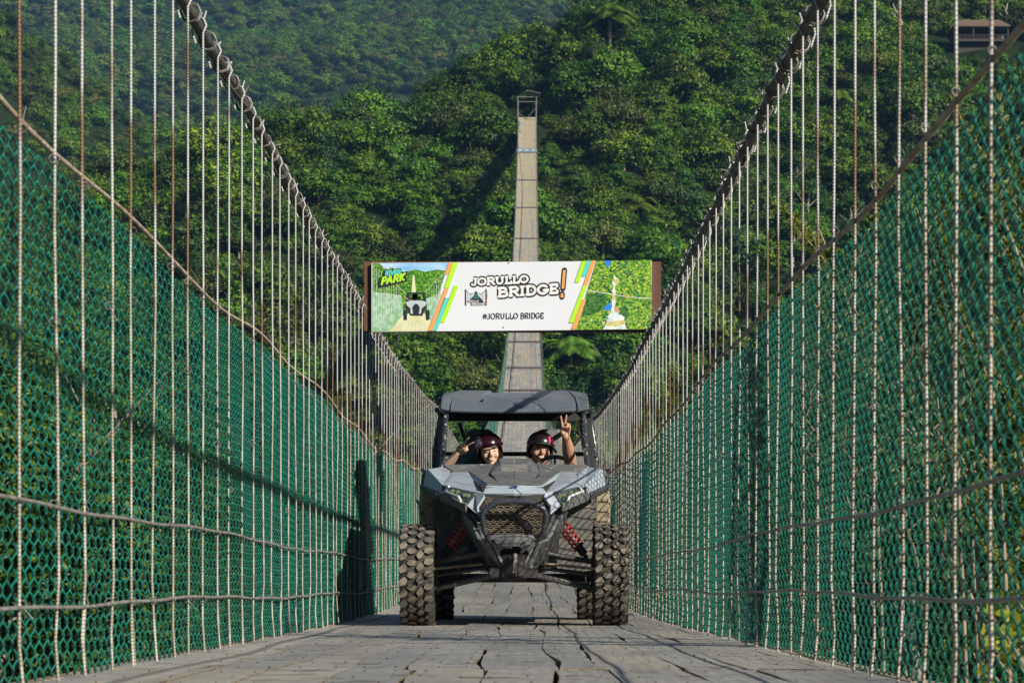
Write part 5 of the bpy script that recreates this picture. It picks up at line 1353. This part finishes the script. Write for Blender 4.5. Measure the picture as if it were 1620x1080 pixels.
    m = MB(); pts = [H(.110 * math.cos(t), .012 + .132 * math.sin(t), .052 - .010 * (math.sin(t) < -.2)) for t in np.linspace(PI * 1.03, PI * 1.97, 16)]
    m.tube(pts, .006, 6); m.build('helmet_brim', M_h, ho)
    m = MB()
    for s in (-1, 1): m.tube([H(s * .090, .0, -.02), H(s * .078, -.01, -.075), H(s * .03, -.035, -.118)], .006, 6)
    m.build('chin_strap', mat('black_strap', (.02, .02, .022), rough=.7), ho)
    if not fem:
        m = MB(); A = np.linspace(PI * 1.08, PI * 1.92, 15); V_ = []
        for t in A: V_.append(H(.078 * math.cos(t), .01 + .088 * math.sin(t), .046)); 
        for t in A: V_.append(H(.092 * math.cos(t), -.005 + .150 * math.sin(t), .036 + .026 * abs(math.sin(t)) - .01))
        m.add(V_, [(i, i + 1, 15 + i + 1, 15 + i) for i in range(14)], 0, True)
        m.build('cap_visor', mat('green_cap_cloth', (.015, .20, .045), (.012, .16, .035), rough=.7), root, solid=.004)
    return root
pw = person('w'); tag(pw, 'smiling woman passenger in a glossy maroon helmet making a victory sign', 'person')
pm = person('m'); tag(pm, 'man at the steering wheel in a black helmet and green visor raising two fingers', 'person')
for r_ in (pw, pm): r_.location = (CX, CY, dz(CY))

# ------------------------------------------------------------------ hut, dead trees, fern sprays
def hill_pt(px, py, hh=0):
    return find_on_hill(px, py, hh)
hx, hy_, hz = HUT; hz += .6
hut = empty('thatched_shelter', (hx, hy_, hz - .4)); hut.scale = (.7, .7, .7); tag(hut, 'open shelter with a brown thatched roof and railing at the top right of the hill', 'shelter')
M_thatch = mat('brown_thatch', (.10, .062, .042), (.165, .115, .08), rough=.95, scale=3, bump=.8, bscale=8, stretch=(3, 1, 1)); M_hw = mat('hut_timber', (.09, .07, .05), rough=.9); M_wall = mat('hut_dark_wall', (.05, .045, .04), rough=.9)
m = MB(); m.add([(-5.6, -3, 2.6), (6.5, -3, 2.6), (6.5, 3.5, 2.6), (-5.6, 3.5, 2.6), (-3.8, 0, 4.6), (4.8, 0, 4.6)], [(0, 1, 5, 4), (1, 2, 5), (2, 3, 4, 5), (3, 0, 4)]); m.build('roof', M_thatch, hut, solid=.25)
for x in (-4.8, -1.2, 2.4, 6.0):
    m = MB(); m.box((x, -2.4, 1.2), (.2, .2, 2.9)); m.build('post', M_hw, hut)
m = MB(); m.box((.5, 2.6, 1.2), (11, .2, 2.8)); m.build('back_wall', M_wall, hut)
m = MB(); m.box((.5, -2.6, .75), (11.2, .09, .10)); m.box((.5, -2.6, .35), (11.2, .06, .07))
for k in range(12): m.box((-5 + k, -2.6, .4), (.06, .06, .8))
m.build('railing', M_hw, hut)
m = MB(); m.box((.5, .2, -.35), (11.6, 6.2, .6)); m.box((.5, .8, -3), (10.4, 4.6, 5)); m.build('floor_platform', M_wall, hut)
def dead_tree(px, py, h, label, seed):
    x, y, z = find_on_hill(px, py, h * .5); g_ = random.Random(seed); root = empty('dead_tree', (x, y - 1, z - .5)); tag(root, label, 'tree')
    m = MB(); pts = [Vector((0, 0, -1))]; d = Vector((g_.uniform(-.2, .2), 0, 1))
    for i in range(8): d = (d + Vector((g_.uniform(-.3, .3), g_.uniform(-.2, .2), 0))).normalized(); pts.append(pts[-1] + d * h / 7)
    m.tube(pts, [.24 - .022 * i for i in range(9)], 6); m.build('trunk', M_palebark, root)
    for i in range(3):
        q = pts[4 + i]; e = q + Vector((g_.uniform(-1, 1), g_.uniform(-.5, .5), g_.uniform(.3, 1))) * h * .22; m = MB(); m.tube([q, q.lerp(e, .5) + Vector((0, 0, -.1)), e], [.09, .06, .03], 5); m.build('branch', M_palebark, root)
dead_tree(1428, 38, 7, 'bare crooked pale dead tree left of the thatched shelter', 1)
dead_tree(1578, 30, 6, 'small bare forked dead tree in front of the thatched shelter', 2)
dead_tree(885, 95, 4.5, 'leaning pale snag near the skyline just right of the portal', 3)
dead_tree(612, 225, 3.4, 'short slanting pale dead stem on the left skyline slope', 4)
dead_tree(1335, 60, 6, 'thin bare dead tree behind the upper right hangers', 6)
# leafy branch sprays reaching over the right net
def spray(base, tip, seed, n=5, mt=None, parent=None, leaf=.016):
    g_ = random.Random(seed); base = Vector(base); tip = Vector(tip); m = MB(); V_ = []; Fq = []
    for k in range(n):
        t0 = base.lerp(tip, .15 + .75 * k / n); e = t0 + (tip - base) * g_.uniform(.25, .5) + Vector((g_.uniform(-.25, .25), g_.uniform(-.3, .3), g_.uniform(-.15, .35))); pts = [t0.lerp(e, i / 8) + Vector((0, 0, -.10 * (i / 8) ** 2)) for i in range(9)]
        m.tube(pts, [.004] * 8 + [.002], 4)
        for i in range(1, 9):
            for q in range(7):
                p = pts[i - 1].lerp(pts[i], q / 7)
                for s in (-1, 1):
                    d = Vector((g_.uniform(-1, 1), g_.uniform(-.5, .5), s * g_.uniform(.3, 1))).normalized() * leaf * 2.2; w = Vector((g_.uniform(-1, 1), 0, g_.uniform(-1, 1))).normalized() * leaf * .5
                    b = len(V_); V_ += [p - w, p + w, p + d + w * .5, p + d - w * .5]; Fq.append((b, b + 1, b + 2, b + 3))
    m.tube([base, base.lerp(tip, .5) + Vector((0, 0, .05)), tip], [.010, .007, .003], 5)
    return m, V_, Fq
M_spray = leaf_mat('acacia_leaf', (.05, .10, .012), (.11, .17, .02), (.24, .28, .045), scale=3, transl=.35)
acacia = empty('acacia_shrub', (4.6, 10.5, float(ground_z(4.6, 10.5)))); tag(acacia, 'feathery yellow green shrub rising outside the right net, sprays above the top rope', 'shrub')
gz = acacia.location.copy(); Va = []; Fa = []; mb = MB(); g_ = random.Random(12)
mb.tube([(0, 0, -.5), (-.1, .1, 1.5), (.1, 0, 3.0)], [.07, .05, .03], 6)
def wpt(px, py, d): return Vector(((px - VX) / F * d, d, EYE + (VY - py) / F * d)) - gz
targets = []
for (px, py, d) in ((1290, 348, 10), (1345, 385, 9.5), (1590, 210, 9), (1540, 250, 9), (1450, 330, 9), (1600, 330, 8.8), (1500, 420, 9), (1420, 480, 9), (1560, 520, 8.5), (1480, 600, 9), (1590, 640, 8.6), (1520, 720, 9), (1400, 640, 10), (1360, 560, 10), (1440, 760, 9), (1570, 820, 9)):
    if 1380 < px < 1390: continue
    e = wpt(px, py, d); b0 = e + Vector((g_.uniform(.1, .5), g_.uniform(-.2, .3), -g_.uniform(.5, .9))); mb.tube([(e.x * .5, e.y * .5, -.5), (b0.x * .95, b0.y, b0.z * .6), b0], [.016, .012, .009], 5)
    m_, v_, f_ = spray(b0, e, int(px), 6); o_ = len(Va); Va += [tuple(v) for v in v_]; Fa += [tuple(i + o_ for i in f) for f in f_]; b1 = len(mb.v); mb.v += m_.v; mb.f += [tuple(i + b1 for i in f) for f in m_.f]; mb.m += m_.m; mb.sm += m_.sm
np_mesh('foliage', Va, Fa, M_spray, acacia); mb.build('stems', M_twig, acacia)
# broad leaved yellow plant at the bottom right corner
pl_ = empty('broadleaf_weed', (2.2, 6.2, -1.6)); tag(pl_, 'bright yellow green broad leaved plant outside the right net at the bottom corner', 'plant')
g_ = random.Random(8); Va = []; Fa = []; mb = MB()
for k in range(16):
    px = g_.uniform(1555, 1640); py = g_.uniform(945, 1075); d = g_.uniform(5.4, 6.4); e = Vector(((px - VX) / F * d, d, EYE + (VY - py) / F * d)) - pl_.location
    mb.tube([(g_.uniform(-.1, .1), 0, -.4), (e.x * .5, e.y * .5, e.z * .7), e], [.008, .006, .003], 5)
    for q in range(6):
        dd = Vector((g_.uniform(-1, 1), g_.uniform(-1, 1), g_.uniform(-.5, .7))).normalized(); w = dd.cross(Vector((g_.uniform(-1, 1), g_.uniform(-1, 1), 1))).normalized() * .016; L_ = .05; c = e + dd * g_.uniform(0, .05); b = len(Va)
        Va += [c, c + dd * L_ * .3 + w, c + dd * L_, c + dd * L_ * .3 - w]; Fa.append((b, b + 1, b + 2, b + 3))
np_mesh('foliage', [tuple(v) for v in Va], Fa, leaf_mat('weed_leaf', (.16, .24, .02), (.28, .36, .03), (.42, .46, .05), scale=5, transl=.35), pl_); mb.build('stems', M_twig, pl_)

# ------------------------------------------------------------------ drop unused prototypes
need = {c.name for c in crowns}
for k_, (root, c, t) in KINDS.items():
    if k_ not in used:
        if c.name in need: root.location = (30, 300, float(ground_z(30, 300))); tag(root, 'tree', 'tree')
        else:
            for o in list(root.children) + [root]: bpy.data.objects.remove(o)
# ------------------------------------------------------------------ haze
hz_m = bpy.data.materials.new('haze_air'); hz_m.use_nodes = True; nt = hz_m.node_tree
for n_ in list(nt.nodes): nt.nodes.remove(n_)
out = nt.nodes.new('ShaderNodeOutputMaterial'); pv = nt.nodes.new('ShaderNodeVolumePrincipled')
pv.inputs['Color'].default_value = (.26, .52, 1.0, 1); pv.inputs['Density'].default_value = .00016; pv.inputs['Anisotropy'].default_value = .1
nt.links.new(pv.outputs[0], out.inputs['Volume'])
m = MB(); m.box((0, 1400, 260), (5400, 4500, 680)); hzo = m.build('haze', hz_m); tag(hzo, kind='stuff')
